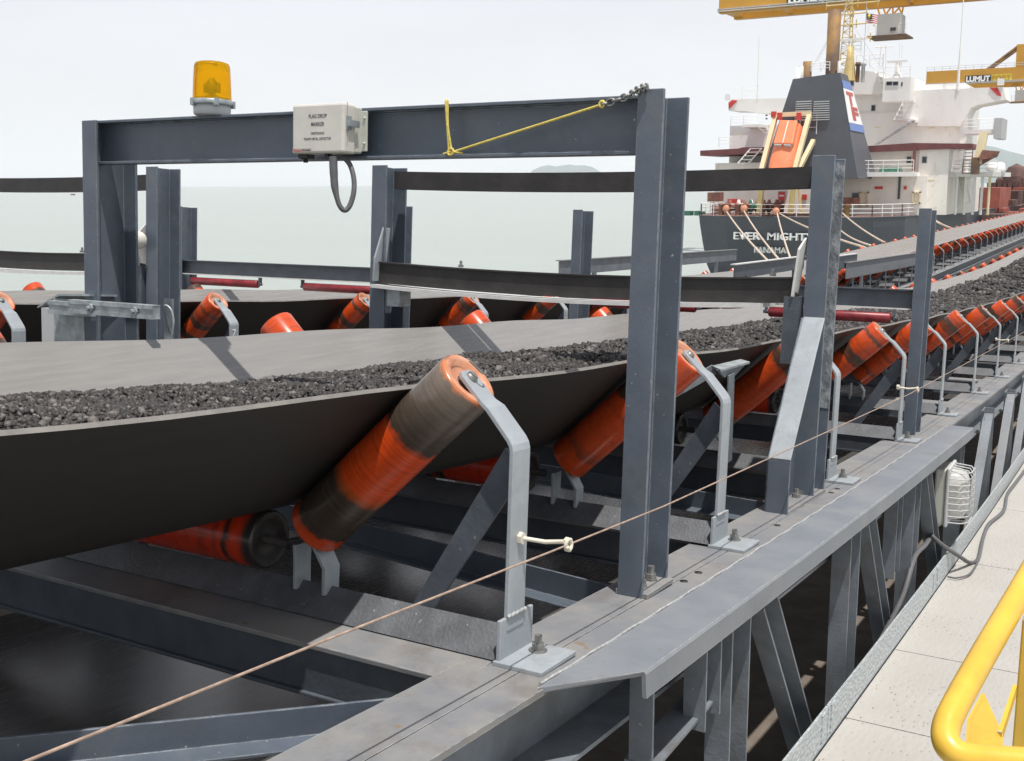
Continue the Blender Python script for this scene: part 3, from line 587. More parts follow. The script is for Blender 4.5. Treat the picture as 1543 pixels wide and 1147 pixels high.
# ================================================================== COAL
def coal():
    # bed surface with noise plus thousands of small broken rocks lying on it, one uncountable mass
    ic = bmesh.new(); bmesh.ops.create_icosphere(ic, subdivisions=1, radius=1); iv = np.array([v.co[:] for v in ic.verts]); ifc = np.array([[v.index for v in f.verts] for f in ic.faces]); ic.free()
    V = []; Fc = []; base = 0
    x0_, x1_ = CX-.470, CX+.462
    def bedh(x, Y):
        u = (x-x0_)/(x1_-x0_); e = min(1, 6*min(u, 1-u))
        c = .370+.036*math.sin(math.pi*u)**.8+max(0, min(.05, (Y-2.5)*.012))
        w = .010*math.sin(Y*3.1+x*4)+.008*math.sin(Y*7.3-x*9)+.006*math.sin(Y*13+x*17)
        return c+w*e
    mb = MB(); ys = [-1.2+.12*i for i in range(110)]+[12+.5*i for i in range(90)]; nx = 25
    vv = []
    for Y in ys:
        for i in range(nx):
            x = x0_+(x1_-x0_)*i/(nx-1); vv.append((x, Y, z0(Y)+bedh(x, Y)-.012+rng.normal(0, .003)))
    mb.add(vv, [(i*nx+k, i*nx+k+1, (i+1)*nx+k+1, (i+1)*nx+k) for i in range(len(ys)-1) for k in range(nx-1)], 0, True)
    mb.build('coal_tmp', M['coal'])
    bed = bpy.data.objects['coal_tmp']; bv = np.array([v.co[:] for v in bed.data.vertices]); bf = [tuple(p.vertices) for p in bed.data.polygons]
    rocks = []
    for (a, c, sp, r0) in ((.25, 3.4, .0094, .0056), (3.4, 7.0, .0165, .0088), (7.0, 14.0, .030, .0145), (14.0, 32.0, .06, .022)):
        nn = int((c-a)*(x1_-x0_)/sp**2)
        xs = rng.uniform(x0_, x1_, nn); yy = rng.uniform(a, c, nn)
        rr = r0*rng.lognormal(0, .30, nn)
        rocks.append(np.stack([xs, yy, rr], 1))
    rocks = np.concatenate(rocks); nr = len(rocks)
    cz = np.array([z0(y)+bedh(x, y) for x, y, r in rocks])
    q = rng.normal(size=(nr, 4)); q /= np.linalg.norm(q, axis=1)[:, None]
    w, x, y, z = q.T
    RM = np.stack([1-2*(y*y+z*z), 2*(x*y-z*w), 2*(x*z+y*w), 2*(x*y+z*w), 1-2*(x*x+z*z), 2*(y*z-x*w), 2*(x*z-y*w), 2*(y*z+x*w), 1-2*(x*x+y*y)], 1).reshape(-1, 3, 3)
    scl = rng.uniform(.55, 1.25, (nr, 1, 3))*rocks[:, 2][:, None, None]
    pts = iv[None]*(1+rng.normal(0, .16, (nr, len(iv), 1)))*scl
    pts = np.einsum('nij,nkj->nki', RM, pts)
    pts += np.stack([rocks[:, 0], rocks[:, 1], cz+rocks[:, 2]*.15], 1)[:, None]
    allv = np.concatenate([bv, pts.reshape(-1, 3)]); nb = len(bv)
    tri = (ifc[None]+(np.arange(nr)*len(iv))[:, None, None]+nb).reshape(-1, 3)
    me = bpy.data.meshes.new('coal'); me.vertices.add(len(allv)); me.vertices.foreach_set('co', allv.ravel())
    nq = len(bf); loops = np.concatenate([np.array(bf).ravel(), tri.ravel()]); me.loops.add(len(loops)); me.loops.foreach_set('vertex_index', loops.astype(np.int32))
    tot = np.concatenate([np.full(nq, 4), np.full(len(tri), 3)]); st = np.concatenate([[0], np.cumsum(tot)[:-1]])
    me.polygons.add(len(tot)); me.polygons.foreach_set('loop_start', st.astype(np.int32)); me.polygons.foreach_set('loop_total', tot.astype(np.int32))
    me.update(calc_edges=True); me.validate()
    at_ = me.attributes.new('tone', 'FLOAT', 'POINT'); tv = np.concatenate([np.full(nb, .15), np.repeat(rng.random(nr)**2.2, len(iv))]); at_.data.foreach_set('value', tv)
    m = bpy.data.materials.new('broken_coal'); m.use_nodes = True; t = m.node_tree; p = t.nodes['Principled BSDF']
    a_ = N(t, 'ShaderNodeAttribute', attribute_name='tone'); rp = N(t, 'ShaderNodeValToRGB'); t.links.new(a_.outputs['Fac'], rp.inputs[0])
    e = rp.color_ramp.elements; e[0].color = (.028, .025, .024, 1); e[1].color = (.165, .15, .14, 1); q_ = e.new(.55); q_.color = (.045, .041, .038, 1)
    t.links.new(rp.outputs[0], p.inputs['Base Color']); p.inputs['Roughness'].default_value = .6
    n3 = N(t, 'ShaderNodeTexNoise', Scale=140, Detail=3); tc = N(t, 'ShaderNodeTexCoord'); t.links.new(tc.outputs['Object'], n3.inputs['Vector'])
    bp = N(t, 'ShaderNodeBump', Strength=.5, Distance=.006); t.links.new(n3.outputs[0], bp.inputs['Height']); t.links.new(bp.outputs[0], p.inputs['Normal'])
    me.materials.append(m); o = bpy.data.objects.new('coal', me); col.objects.link(o); bpy.data.objects.remove(bed)
    tag(o, 'black broken coal heaped along the near conveyor belt', 'coal', kind='stuff')
coal()
x, h = -2.28, .40
mb = MB(); mb.lathe((-2.24, 2.44, z0(2.44)+.365), (0.1, .3, 1), [(0, 0), (0, .022), (.012, .028), (.024, .02), (.032, .0)], 7, sm=False)
tag(mb.build('pale_stone', M['paper']), 'pale stone lump lying among the black coal on the belt', 'stone')

# ================================================================== GANTRY WITH BEACON
G0 = 2.22; TG = R(3.8)
def local(Y0, th, cx=0): return thing
g = thing('marker_gantry', 'tall dark blue steel gantry over the near belt carrying the amber beacon', 'gantry', (CX, G0, z0(G0)), (-TG, 0, 0))
mb = MB(); mb.chan((.85, .075, 0), (.85, .075, 1.135), .155, .062, .009, (0, 1, 0), (1, 0, 0)); mb.build('post', M['post'], g, True, bevel=.002)
mb = MB(); mb.chan((-.945, .075, -.1), (-.945, .075, 1.125), .155, .062, .009, (0, 1, 0), (1, 0, 0)); mb.build('post', M['post'], g, True, bevel=.002)
mb = MB(); mb.box(-.935, .849, .062, .070, .999, 1.128); mb.box(-.935, .849, .032, .062, 1.120, 1.128); mb.box(-.935, .849, .032, .062, .999, 1.007); mb.tube([(-.93, .061, 1.005), (.84, .061, 1.005)], .006, 6); mb.tube([(-.93, .061, 1.122), (.84, .061, 1.122)], .006, 6)
mb.build('crossbeam', M['post'], g, True, bevel=.0015)
mb = MB(); mb.box(.845, .925, -.0, .155, .0005, .012); mb.build('base_plate', M['dusty'], g, True, bevel=.001)
for yy in (.05, .11):
    mb = MB(); mb.lathe((.885, yy, .012), (0, 0, 1), [(0, .017), (.004, .017), (.004, .014), (.016, .014), (.016, .009), (.034, .009), (.034, 0)], 6, sm=False); mb.build('bolt', M['bolt'], g, True)
def gp(px, py, yl=0): x, h = S(px, py, G0, yl, TG); return x-CX, h
def GW(x, y, h): return g.matrix_basis @ Vector((x, y, h)) if False else wm(g) @ Vector((x, y, h))

# beacon
bx = -.462; c0 = GW(bx, .045, 1.128)
bc = thing('warning_beacon', 'amber rotating warning beacon with a white base standing on the gantry beam', 'beacon', c0, (-TG, 0, 0))
MB().lathe((0, 0, 0), (0, 0, 1), [(0, 0), (0, .066), (.004, .070), (.035, .072), (.037, 0)], 40).build('base', M['greypaint'], bc, True)
mb = MB(); mb.lathe((0, 0, .034), (0, 0, 1), [(0, .070), (0, .080), (.003, .082), (.015, .082), (.018, .079), (.018, .068)], 40)
for a in (-1.9, -.6, 1.0, 2.6): mb.box(.079*math.cos(a)-.008, .079*math.cos(a)+.008, .079*math.sin(a)-.008, .079*math.sin(a)+.008, .030, .054)
mb.build('clamp_ring', M['galv'], bc, True)
bc.scale = (.72, .72, .80)
am = bpy.data.materials.new('amber_lens'); am.use_nodes = True; p = am.node_tree.nodes['Principled BSDF']
p.inputs['Base Color'].default_value = (1.0, .66, .025, 1); p.inputs['Roughness'].default_value = .12; p.inputs['Transmission Weight'].default_value = .8; p.inputs['IOR'].default_value = 1.12
mb = MB(); mb.lathe((0, 0, .050), (0, 0, 1), [(0, .0735), (.04, .0725), (.09, .070), (.118, .068), (.128, .063), (.132, .05), (.133, 0)], 48)
mb.lathe((0, 0, .050), (0, 0, 1), [(0, .071), (.04, .0695), (.09, .067), (.115, .065), (.124, .058), (.128, .04), (.1285, 0)], 48)
mb.build('lens', am, bc, True)
mb = MB(); mb.lathe((0, 0, .040), (0, 0, 1), [(0, .055), (.02, .055), (.022, .03), (.03, .012), (.085, .010), (.087, 0)], 20); mb.lathe((.008, -.01, .075), (.0, 0, 1), [(0, .004), (.012, .022), (.04, .016), (.05, 0)], 12)
mb.box(-.03, .035, -.004, .004, .075, .11)
mb.build('lamp_reflector', M['galv'], bc, True)

# flag drop marker box
fx0, fz0 = gp(440, 232, -.054); fx1, fz1 = gp(518, 154, -.054)
fx0 = fx0; W_b = fx1-fx0; Hb = fz1-fz0
mbx = thing('marker_box', 'pale grey electrical box labelled FLAG DROP MARKER bolted to the gantry beam', 'junction box', GW((fx0+fx1)/2, .03, fz0), (-TG, 0, 0))
mb = MB(); mb.box(-W_b/2, W_b/2, -.084, -.034, 0, Hb); mb.build('lid', M['boxpaint'], mbx, True, bevel=.006)
mb = MB(); mb.box(-W_b/2+.004, W_b/2-.003, -.032, -.003, .004, Hb-.004); mb.build('body', M['boxedge'], mbx, True, bevel=.004)
mb = MB(); mb.box(W_b/2-.02, W_b/2+.012, -.006, .001, .010, Hb-.012)
for zz in (.03, Hb-.03): mb.lathe((W_b/2+.006, -.006, zz), (0, -1, 0), [(0, .004), (.004, .004), (.004, 0)], 6, sm=False)
mb.build('mounting_flange', M['boxedge'], mbx, True, bevel=.002)
mb = MB(); mb.box(W_b/2, W_b/2+.004, -.074, -.056, .058, .092); mb.box(W_b/2+.003, W_b/2+.009, -.072, -.030, .066, .082); mb.box(W_b/2, W_b/2+.0012, -.0705, -.069, .02, .125)
mb.build('latch', M['galv'], mbx, True)
nn = (1, 0, 0); fy = -.0843
text('FLAG DROP', 'lettering', M['ink'], (-.028, fy, .088), (1, 0, 0), (0, 0, 1), .058, .0095, .0006, mbx, .004, True)
text('MARKER', 'lettering', M['ink'], (-.020, fy, .068), (1, 0, 0), (0, 0, 1), .042, .0095, .0006, mbx, .004, True)
text('ORETRONICS', 'lettering', M['ink'], (-.021, fy, .047), (1, 0, 0), (0, 0, 1), .043, .006, .0005, mbx, 0, True)
text('TRAMP METAL DETECTOR', 'lettering', M['ink'], (-.044, fy, .033), (1, 0, 0), (0, 0, 1), .088, .0062, .0005, mbx, 0, True)
mb = MB(); mb.box(-W_b/2+.003, -W_b/2+.064, fy-.0006, fy+.0005, .003, .013); mb.build('maker_label', M['labelgrey'], mbx, True)
text('Thermo', 'lettering', M['redink'], (-W_b/2+.005, fy-.0008, .0045), (1, 0, 0), (0, 0, 1), .028, .007, .0005, mbx, .008, True)
text('Ramsey', 'lettering', M['ink'], (-W_b/2+.035, fy-.0008, .0045), (1, 0, 0), (0, 0, 1), .026, .007, .0005, mbx, 0, True)
mb = MB(); mb.box(.012, .022, -.07, -.05, -.008, 0); mb.box(-.075, -.045, -.07, -.04, -.01, 0); mb.lathe((-.062, -.055, -.0), (0, 0, -1), [(0, .006), (.02, .006), (.02, 0)], 8); mb.lathe((-.072, -.055, -.0), (0, 0, -1), [(0, .005), (.012, .005), (.012, 0)], 8)
mb.build('clamp', M['blackrub'], mbx, True)
def G_at(px, py, yl): x, h = S(px, py, G0, yl, TG); return GW(x-CX, yl, h)
cab = [G_at(502, 236, -.05), G_at(503, 262, -.05), G_at(505, 285, -.05), G_at(511, 308, -.045), G_at(519, 317, -.035), G_at(527, 310, -.025), G_at(533, 290, -.015), G_at(533, 268, -.008), G_at(527, 248, -.004), G_at(517, 237, -.004), G_at(508, 232, -.004)]
def smooth(p, k=5):
    out = []
    for i in range(len(p)-1):
        a, b_, c, d = p[max(i-1, 0)], p[i], p[i+1], p[min(i+2, len(p)-1)]
        for j in range(k):
            t = j/k; out.append(.5*((2*b_)+(c-a)*t+(2*a-5*b_+4*c-d)*t*t+(3*b_-a-3*c+d)*t**3))
    return out+[p[-1]]
cs = smooth(cab); rr = [.0105 if i < 6 else (.0098 if i < 10 else max(.0066, .0098-.0009*(i-9))) for i in range(len(cs))]
tag(MB().tube(cs, rr, 12).build('cable_loop', M['hose']), 'grey flexible cable looping under the marker box', 'cable')

# yellow rope and chain on the gantry
rp_ = MB()
wr = [G_at(673, 151, .03), G_at(672, 156, .026), G_at(674, 190, .026), G_at(677, 228, .026), G_at(679, 232, .04)]
rp_.tube(smooth(wr), .0032, 7); rp_.tube(smooth([G_at(675, 152, .035), G_at(675, 190, .026), G_at(681, 230, .024)]), .0028, 7)
rp_.tube([G_at(682+22.4*i, 229.5-7.15*i, .024-.002*i*(i < 5)) for i in range(11)], .0030, 7)
rp_.tube(arc(G_at(679, 229, .02), .008, 0, 6.0, 12, (1, 0, 0), (0, .3, 1)), .003, 6); rp_.tube([G_at(679, 229, .02), G_at(668, 232, .02)], .0025, 6); rp_.tube([G_at(682, 229, .02), G_at(697, 231, .025)], .0025, 6)
rp_.tube(arc(G_at(907, 157, .012), .006, 0, 6.28, 14, (1, 0, 0), (0, .2, 1)), .0035, 6)
tag(rp_.build('yellow_rope', M['yrope']), 'thin yellow rope tied round the gantry beam and pulled up to a chain', 'rope')
ch = MB(); P0 = G_at(908, 158, .010); P1 = G_at(944, 146, -.004); P2 = G_at(962, 135, -.012); P3 = G_at(976, 130, -.012); pth = smooth([P0, P1, P2, P3], 4)
for i in range(len(pth)-1):
    a, c = pth[i], pth[i+1]; d = (c-a).normalized(); u = Vector((0, 0, 1)) if i % 2 else Vector((0, 1, 0)); u = (u-d*u.dot(d)).normalized(); m_ = (a+c)/2; L_ = (c-a).length*.62
    ch.tube([m_+d*L_*math.cos(k*math.pi/5)+u*.0075*math.sin(k*math.pi/5) for k in range(10)], .0026, 6, closed=True)
tag(ch.build('chain', M['chain']), 'short steel chain hooked over the top of the right gantry post', 'chain')

# galvanised bracket assembly at the left gantry post
br = thing('cable_bracket', 'galvanised sheet box and slotted channels clamped to the left gantry post', 'bracket', GW(-1.0, -.02, .45))
def pb(mb, x0, x1, y0, y1, h0, h1, mi=0):
    v = [GW(x, y, h) for h in (h0, h1) for y in (y0, y1) for x in (x0, x1)]; mb.add(v, [(0, 2, 3, 1), (4, 5, 7, 6), (0, 1, 5, 4), (2, 6, 7, 3), (0, 4, 6, 2), (1, 3, 7, 5)], mi); return mb
mb = MB(); pb(mb, -1.09, -.950, .0, .006, .20, .59); pb(mb, -.956, -.950, .006, .07, .20, .59); mb.build('back_sheet', M['galv'], br); mb = MB(); pb(mb, -.772, -.735, .150, .156, .20, .60); mb.build('back_sheet', M['galv'], br)
mb = MB(); mb.prism([GW(-1.30, .10, .545), GW(-1.04, -.02, .60), GW(-.90, -.02, .605), GW(-.92, .10, .60)], GW(0, 0, .006)-GW(0, 0, 0)); mb.build('cover', M['galv'], br)
for (xa, xb, yy, hh) in ((-1.06, -.88, -.045, .565), (-.93, -.575, -.075, .575)):
    mb = MB(); pb(mb, xa, xb, yy, yy+.03, hh+.017, hh+.020); pb(mb, xa, xb, yy, yy+.03, hh-.020, hh-.017); pb(mb, xa, xb, yy, yy+.003, hh+.008, hh+.017); pb(mb, xa, xb, yy, yy+.003, hh-.017, hh-.008); pb(mb, xa+.001, xb-.001, yy+.004, yy+.030, hh-.017, hh+.017)
    for x in ((xa+.1, xb-.07) if xb > -.7 else ()): mb.lathe(GW(x, yy, hh), (0, -1, 0), [(0, .013), (.006, .013), (.006, .007), (.016, .007), (.016, 0)], 8, sm=False)
    mb.build('slotted_channel', M['galv'], br)
mb = MB(); pb(mb, -1.175, -1.092, .02, .05, .2, .555); mb.build('end_sheet', M['greypaint'], br)

# ================================================================== DETECTOR FRAMES (curved bars) and ROLLER FRAMES
def arcbar(mb, x0, x1, h0, sagv, w, t, y, n=16, mi=0, tilt=0):
    vv = []
    for i in range(n+1):
        u = i/n; x = x0+(x1-x0)*u; h = h0-sagv*4*u*(1-u)
        vv += [(x, y, h), (x, y+t, h), (x, y+t, h-w), (x, y, h-w)]
    fs = [(i*4+k, i*4+(k+1) % 4, i*4+4+(k+1) % 4, i*4+4+k) for i in range(n) for k in range(4)]+[(0, 1, 2, 3), tuple(n*4+k for k in range(4))]
    return mb.add(vv, fs, mi)
def detector_frame(cx, label, main):
    Y0 = 3.70
    f = thing('detector_frame', label, 'steel frame', (cx, Y0, z0(Y0)), (-TH, 0, 0), 'detector frames over the belts')
    mb = MB(); mb.chan((.838, .075, 0.0), (.838, .075, 1.165), .15, .075, .009, (0, 1, 0), (1, 0, 0)); mb.build('post', M['post'], f, True, bevel=.002)
    mb = MB(); mb.chan((-1.000, .075, -.1), (-1.000, .075, 1.155), .15, .075, .009, (0, 1, 0), (1, 0, 0)); mb.build('post', M['post'], f, True, bevel=.002)
    arcbar(MB(), -.92, .838, 1.133, .012, .072, .05, .05).build('upper_bar', M['arc'], f, True)
    lb = MB(); arcbar(lb, -.96, .81, .753, .020, .085, .05, -.01); arcbar(lb, -.96, .81, .757, .020, .006, .07, -.02); 
    lb.build('lower_bar', [M['arc']], f, True)
    arcbar(MB(), -.96, .70, .662, .022, .014, .19, -.05).build('tray', M['white_metal'], f, True)
    for x in (-.85+.29, .36, .72):
        u = (x+.985)/1.785; hh = .760-.020*4*u*(1-u)
        MB().lathe((x, .02, hh), (0, 0, 1), [(0, .012), (.01, .012), (.01, .006), (.026, .006), (.026, 0)], 6, sm=False).build('bolt', M['bolt'], f, True)
    mb = MB(); mb.prism([(.800, -.03, .69), (.800, .03, .68), (.822, .04, .89), (.828, .0, .89), (.815, -.035, .85)], (.008, 0, 0)); mb.build('hanger_plate', M['white_metal'], f, True, bevel=.002)
    mb = MB(); mb.prism([(-.955, -.045, .675), (-.955, .03, .675), (-.935, .04, .895), (-.940, .0, .90), (-.950, -.045, .77)], (.008, 0, 0)); mb.build('hanger_plate', M['bracket'], f, True, bevel=.002)
    mb = MB(); mb.box(-.92, -.85, .01, .09, .57, .645); mb.build('sensor_box', M['galv'], f, True, bevel=.003)
    mb = MB(); mb.box(.775, .83, -.02, .03, .46, .69); mb.build('side_plate', M['darksteel'], f, True)
    if main:   # tapered stiffener at the foot of the right post
        mb = MB(); mb.prism([(.8385, -.32, .005), (.8385, -.001, .005), (.8385, -.001, .62), (.8385, -.02, .62), (.8385, -.32, .175)], (.006, 0, 0), 0)
        mb.prism([(.844, -.32, .178), (.915, -.32, .178), (.915, -.004, .62), (.844, -.004, .62)], (0, -.007, .004), 1); mb.prism([(.844, -.325, .003), (.915, -.325, .003), (.915, -.325, .176), (.844, -.325, .176)], (0, .008, 0), 0)  # sloping flange in paler paint: the light falling on it put into the colour
        mb.build('stiffener', [M['post'], M['bracket']], f, True, bevel=.0015)
        mb = MB(); mb.box(.845, .915, -.315, .16, .0, .010); mb.build('base_plate', M['dusty'], f, True)
        for yy in (.02, .09): MB().lathe((.87, yy-.08, .01), (0, 0, 1), [(0, .015), (.014, .015), (.014, .008), (.03, .008), (.03, 0)], 6, sm=False).build('bolt', M['bolt'], f, True)
        mb = MB(); rough = rng.random(60); 
        mb.box(.862, .9125, .1385, .1415, .30, 1.155)
        mb.build('scaled_strip', M['scaly'], f, True)
    return f
detector_frame(CX, 'steel frame with curved dark bars over the near belt, tapered stiffener at its right post', True)
detector_frame(CX2, 'steel frame with curved dark bars over the farther belt, behind the left gantry post', False)
def roller_frame(cx, label, wl=0):
    Y0 = 5.66
    f = thing('roller_frame', label, 'steel frame', (cx, Y0, z0(Y0)), (lean(Y0), 0, 0), 'hold-down roller frames')
    for x in (.846, -1.050):
        mb = MB(); mb.chan((x, .075, -.1 if x < 0 else 0), (x, .075, 1.12 if x > 0 else 1.10), .15, .06, .008, (0, 1, 0), (1, 0, 0))
        mb.build('post', M['post'], f, True, bevel=.0015)
    mb = MB(); mb.box(-1.04, .838, .05, .058, .62, .722); mb.box(-1.04, .838, .02, .06, .715, .722); mb.box(-1.04, .838, .02, .06, .62, .627, 1); mb.build('crossbeam', [M['darksteel'], M['white_metal']], f, True)
    for x0_, x1_ in ((-.92, -.29), (.12, .745)):
        mb = MB().lathe((x0_, .035, .575), (1, 0, 0), [(0, .0), (0, .022), (.006, .027), (x1_-x0_-.006, .027), (x1_-x0_, .022), (x1_-x0_, 0)], 20); r_ = mb.build('hold_down_roller', M['redroll'], f, True)
        for x in (x0_-.02, x1_+.012): hb = MB(); hb.box(x, x+.008, .02, .05, .565, .621); hb.lathe((x-.01, .035, .575), (1, 0, 0), [(0, 0), (0, .009), (.03, .009), (.03, 0)], 8); hb.build('hanger', M['darksteel'], r_, True)
    return f
roller_frame(CX, 'steel frame with maroon hold-down rollers across the near belt')
roller_frame(CX2, 'steel frame with maroon hold-down rollers across the farther belt')

# small white round plate and channel piece behind the gantry's left post
p0 = at(210, 362, 3.72); mb = MB().lathe(p0, (.3, -1, 0), [(0, 0), (0, .042), (.012, .042), (.012, 0)], 24); mb.lathe(p0+Vector((-.01, -.014, -.03)), (0, -1, 0), [(0, .008), (.01, .008), (.01, 0)], 6)
tag(mb.build('round_cover', M['boxpaint']), 'small round pale cover plate seen beside the left gantry post', 'cover plate')

# cover panels on the far conveyor
def panel(name, X, p0, p1, hgt, label, m, lipm, fl=.05):
    a = atX(*p0, X); c = atX(*p1, X); mb = MB()
    mb.prism([a, c, c-Vector((0, 0, hgt)), a-Vector((0, 0, hgt))], (-.012, 0, 0), 0)
    mb.prism([a+Vector((.02, 0, .002)), c+Vector((.02, 0, .002)), c+Vector((-fl, 0, .002)), a+Vector((-fl, 0, .002))], (0, 0, .012), 1)
    for u in (.15, .85):
        q = a.lerp(c, u); mb.box(X-.03, X+.01, q.y-.03, q.y+.03, q.z-hgt-.25, q.z-hgt+.03, 0)
    return tag(mb.build(name, [m, lipm]), label, 'side panel', 'side panels on the farther conveyor')
panel('side_panel', -6.03, (843, 394), (1110, 377), .17, 'grey side panel on the sea side of the farther belt, left of the ship', M['steel'], M['dusty'])
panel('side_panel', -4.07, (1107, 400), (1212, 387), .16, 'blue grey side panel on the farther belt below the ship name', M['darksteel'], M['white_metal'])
panel('side_panel', -4.05, (1276, 397), (1400, 379), .24, 'wide grey side panel on the farther belt between the two tall posts', M['plate'], M['dusty'])
panel('side_panel', -4.08, (1238, 390), (1292, 383), .20, 'short grey side panel just left of the wide grey one', M['darksteel'], M['white_metal'])

# galvanised switch bracket standing behind the second stand
sb = thing('switch_bracket', 'grey T shaped bracket with a pale sloping top plate behind the second roller stand', 'bracket', atX(1100, 668, -1.14))
q = [atX(1073, 551, -1.19), atX(1116, 541, -1.19), atX(1130, 545, -1.14), atX(1086, 557, -1.14)]
MB().prism(q, (0, 0, -.008)).build('top_plate', M['galv'], sb, bevel=.001)
MB().prism([atX(1082, 558, -1.15), atX(1124, 549, -1.15), atX(1108, 566, -1.15), atX(1092, 569, -1.15)], (-.008, 0, 0)).build('web', M['steel'], sb)
a = atX(1103, 564, -1.14); c = atX(1103, 672, -1.14); MB().box(a.x-.006, a.x+.0, a.y-.028, a.y+.028, c.z-.05, a.z).build('post', M['steel'], sb, bevel=.001)
MB().bar(atX(1076, 557, -1.19), atX(1000, 600, -1.30), .035, .008).build('strut', M['steel'], sb)
w_ = [GW(-.69, .10, .50), GW(-.685, .08, .54), GW(-.67, .06, .585), GW(-.645, .06, .575), GW(-.635, .06, .54), GW(-.64, .06, .50)]
tag(MB().tube(smooth(w_), .0035, 6).build('loose_wire', M['galv']), 'thin loose wires curling beside the galvanised bracket', 'wire')

# ================================================================== PULL CORD, LAMP, CABLES, HANDRAIL
cp = [(0, 1163), (40, 1147), (500, 961), (826, 833), (1000, 763), (1200, 672), (1370, 594), (1520, 513)]
cp3 = [atX(x, y, -.895) for x, y in cp]+[Vector((-.895, 14, z0(14)+.27)), Vector((-.895, 30, z0(30)+.27))]
tag(MB().tube(cp3, .0019, 7).build('pull_cord', M['cord']), 'thin brownish pull cord strung along the whole near conveyor', 'cord')
def eye(Y, i, lab):
    c = Vector((-.895, Y+.035, 0)); 
    k = [p for p in cp3]; 
    for a, b_ in zip(cp3[:-1], cp3[1:]):
        if a.y <= c.y <= b_.y: c.z = a.lerp(b_, (c.y-a.y)/(b_.y-a.y)).z
    mb = MB(); q = Vector((-.975, Y+.0, c.z+.012))
    mb.tube([q, q.lerp(c, .55)+Vector((0, 0, .0)), c+Vector((0, -.010, .010))], .0043, 8)
    mb.tube([c+Vector((.004*k/8, .0105*math.sin(k*.78), .0105*math.cos(k*.78)+.002)) for k in range(-1, 15)], .0040, 7)
    mb.lathe(q+Vector((.0, 0, 0)), (1, 0, 0), [(-.004, .012), (.008, .012), (.008, 0)], 6, sm=False)
    tag(mb.build('eye_bolt', M['cream']), lab, 'eye bolt', 'eye bolts guiding the pull cord')
eye(MAIN_Y[0]+.02, 0, 'pale eye bolt holding the pull cord on the foreground idler stand')
eye(MAIN_Y[3]-.12, 1, 'pale eye bolt holding the pull cord beside the slim post of the roller frame')
eye(MAIN_Y[6]-.25, 2, 'farthest pale eye bolt holding the pull cord near the right edge')

lp = atX(1412, 740, -.79)
lt = thing('bulkhead_lamp', 'caged glass bulkhead lamp fixed to the truss under the cover plate', 'lamp', lp)
def lb_(mb, x0, x1, y0, y1, z0_, z1): return mb.box(lp.x+x0, lp.x+x1, lp.y+y0, lp.y+y1, lp.z+z0_, lp.z+z1)
lb_(MB(), 0, .05, -.09, .09, -.14, .13).build('housing', M['boxedge'], lt, bevel=.008)
lb_(MB(), .05, .066, -.10, .10, -.145, .14).build('rim', M['greypaint'], lt, bevel=.006)
lg = bpy.data.materials.new('lamp_glass'); lg.use_nodes = True; p = lg.node_tree.nodes['Principled BSDF']; p.inputs['Base Color'].default_value = (.85, .85, .80, 1); p.inputs['Roughness'].default_value = .25; p.inputs['Transmission Weight'].default_value = .5
mb = MB(); sec_ = []
for k in range(7):
    u = k/6*math.pi/2; sx = .066+.075*math.sin(u); w_ = .082*math.cos(u)**.5 if k < 6 else .02; h_ = .122*math.cos(u)**.35 if k < 6 else .06
    sec_.append([(lp.x+sx, lp.y+w_*math.copysign(abs(math.cos(a))**.6, math.cos(a)), lp.z+h_*math.copysign(abs(math.sin(a))**.6, math.sin(a))) for a in [2*math.pi*j/20 for j in range(20)]])
vv = [p_ for r_ in sec_ for p_ in r_]; mb.add(vv, [(i*20+j, i*20+(j+1) % 20, (i+1)*20+(j+1) % 20, (i+1)*20+j) for i in range(6) for j in range(20)]+[tuple(120+j for j in range(20))], 0, True); mb.build('glass', lg, lt)
mb = MB()
for zz in [-.12+.03*i for i in range(9)]:
    mb.tube([(lp.x+.066, lp.y-.095, lp.z+zz), (lp.x+.12, lp.y-.088, lp.z+zz), (lp.x+.152, lp.y-.05, lp.z+zz), (lp.x+.155, lp.y+.05, lp.z+zz), (lp.x+.12, lp.y+.088, lp.z+zz), (lp.x+.066, lp.y+.095, lp.z+zz)], .0028, 5)
for yy in (-.05, 0, .05): mb.tube([(lp.x+.066, lp.y+yy, lp.z-.135), (lp.x+.14, lp.y+yy, lp.z-.128), (lp.x+.157, lp.y+yy, lp.z-.10), (lp.x+.157, lp.y+yy, lp.z+.10), (lp.x+.14, lp.y+yy, lp.z+.128), (lp.x+.066, lp.y+yy, lp.z+.135)], .0028, 5)
mb.build('wire_cage', M['greypaint'], lt)
c1 = smooth([atX(1412, 780, -.79), atX(1407, 800, -.78), atX(1395, 820, -.76), atX(1378, 840, -.76), atX(1360, 900, -.76), atX(1330, 960, -.74), atX(1310, 1000, -.74)])
tag(MB().tube(c1, .011, 8).build('power_cable', M['hose']), 'grey power cable dropping from the lamp behind the toe board', 'cable')
def wk(px, py, h=-.588):
    d = ray(px, py); lo = .5; hi = 60
    for _ in range(60):
        m_ = (lo+hi)/2; p_ = d*m_
        if p_.z > z0(p_.y)+h: lo = m_
        else: hi = m_
    return d*lo
c2 = smooth([atX(1403, 806, -.76), atX(1418, 820, -.72), wk(1445, 838, -.52), wk(1462, 848), wk(1474, 842), wk(1481, 812), wk(1490, 790), wk(1512, 770), wk(1518, 745), wk(1530, 728), wk(1545, 708), wk(1580, 660)])
tag(MB().tube(c2, .010, 8).build('power_cable', M['hose']), 'grey power cable snaking over the toe board onto the walkway', 'cable')
c3 = smooth([wk(1474, 846), wk(1464, 862), wk(1455, 868), wk(1440, 871), wk(1428, 869)])
tag(MB().tube(c3, .0045, 6).build('thin_wire', M['hose']), 'thin loose wire end lying on the pale walkway', 'wire')

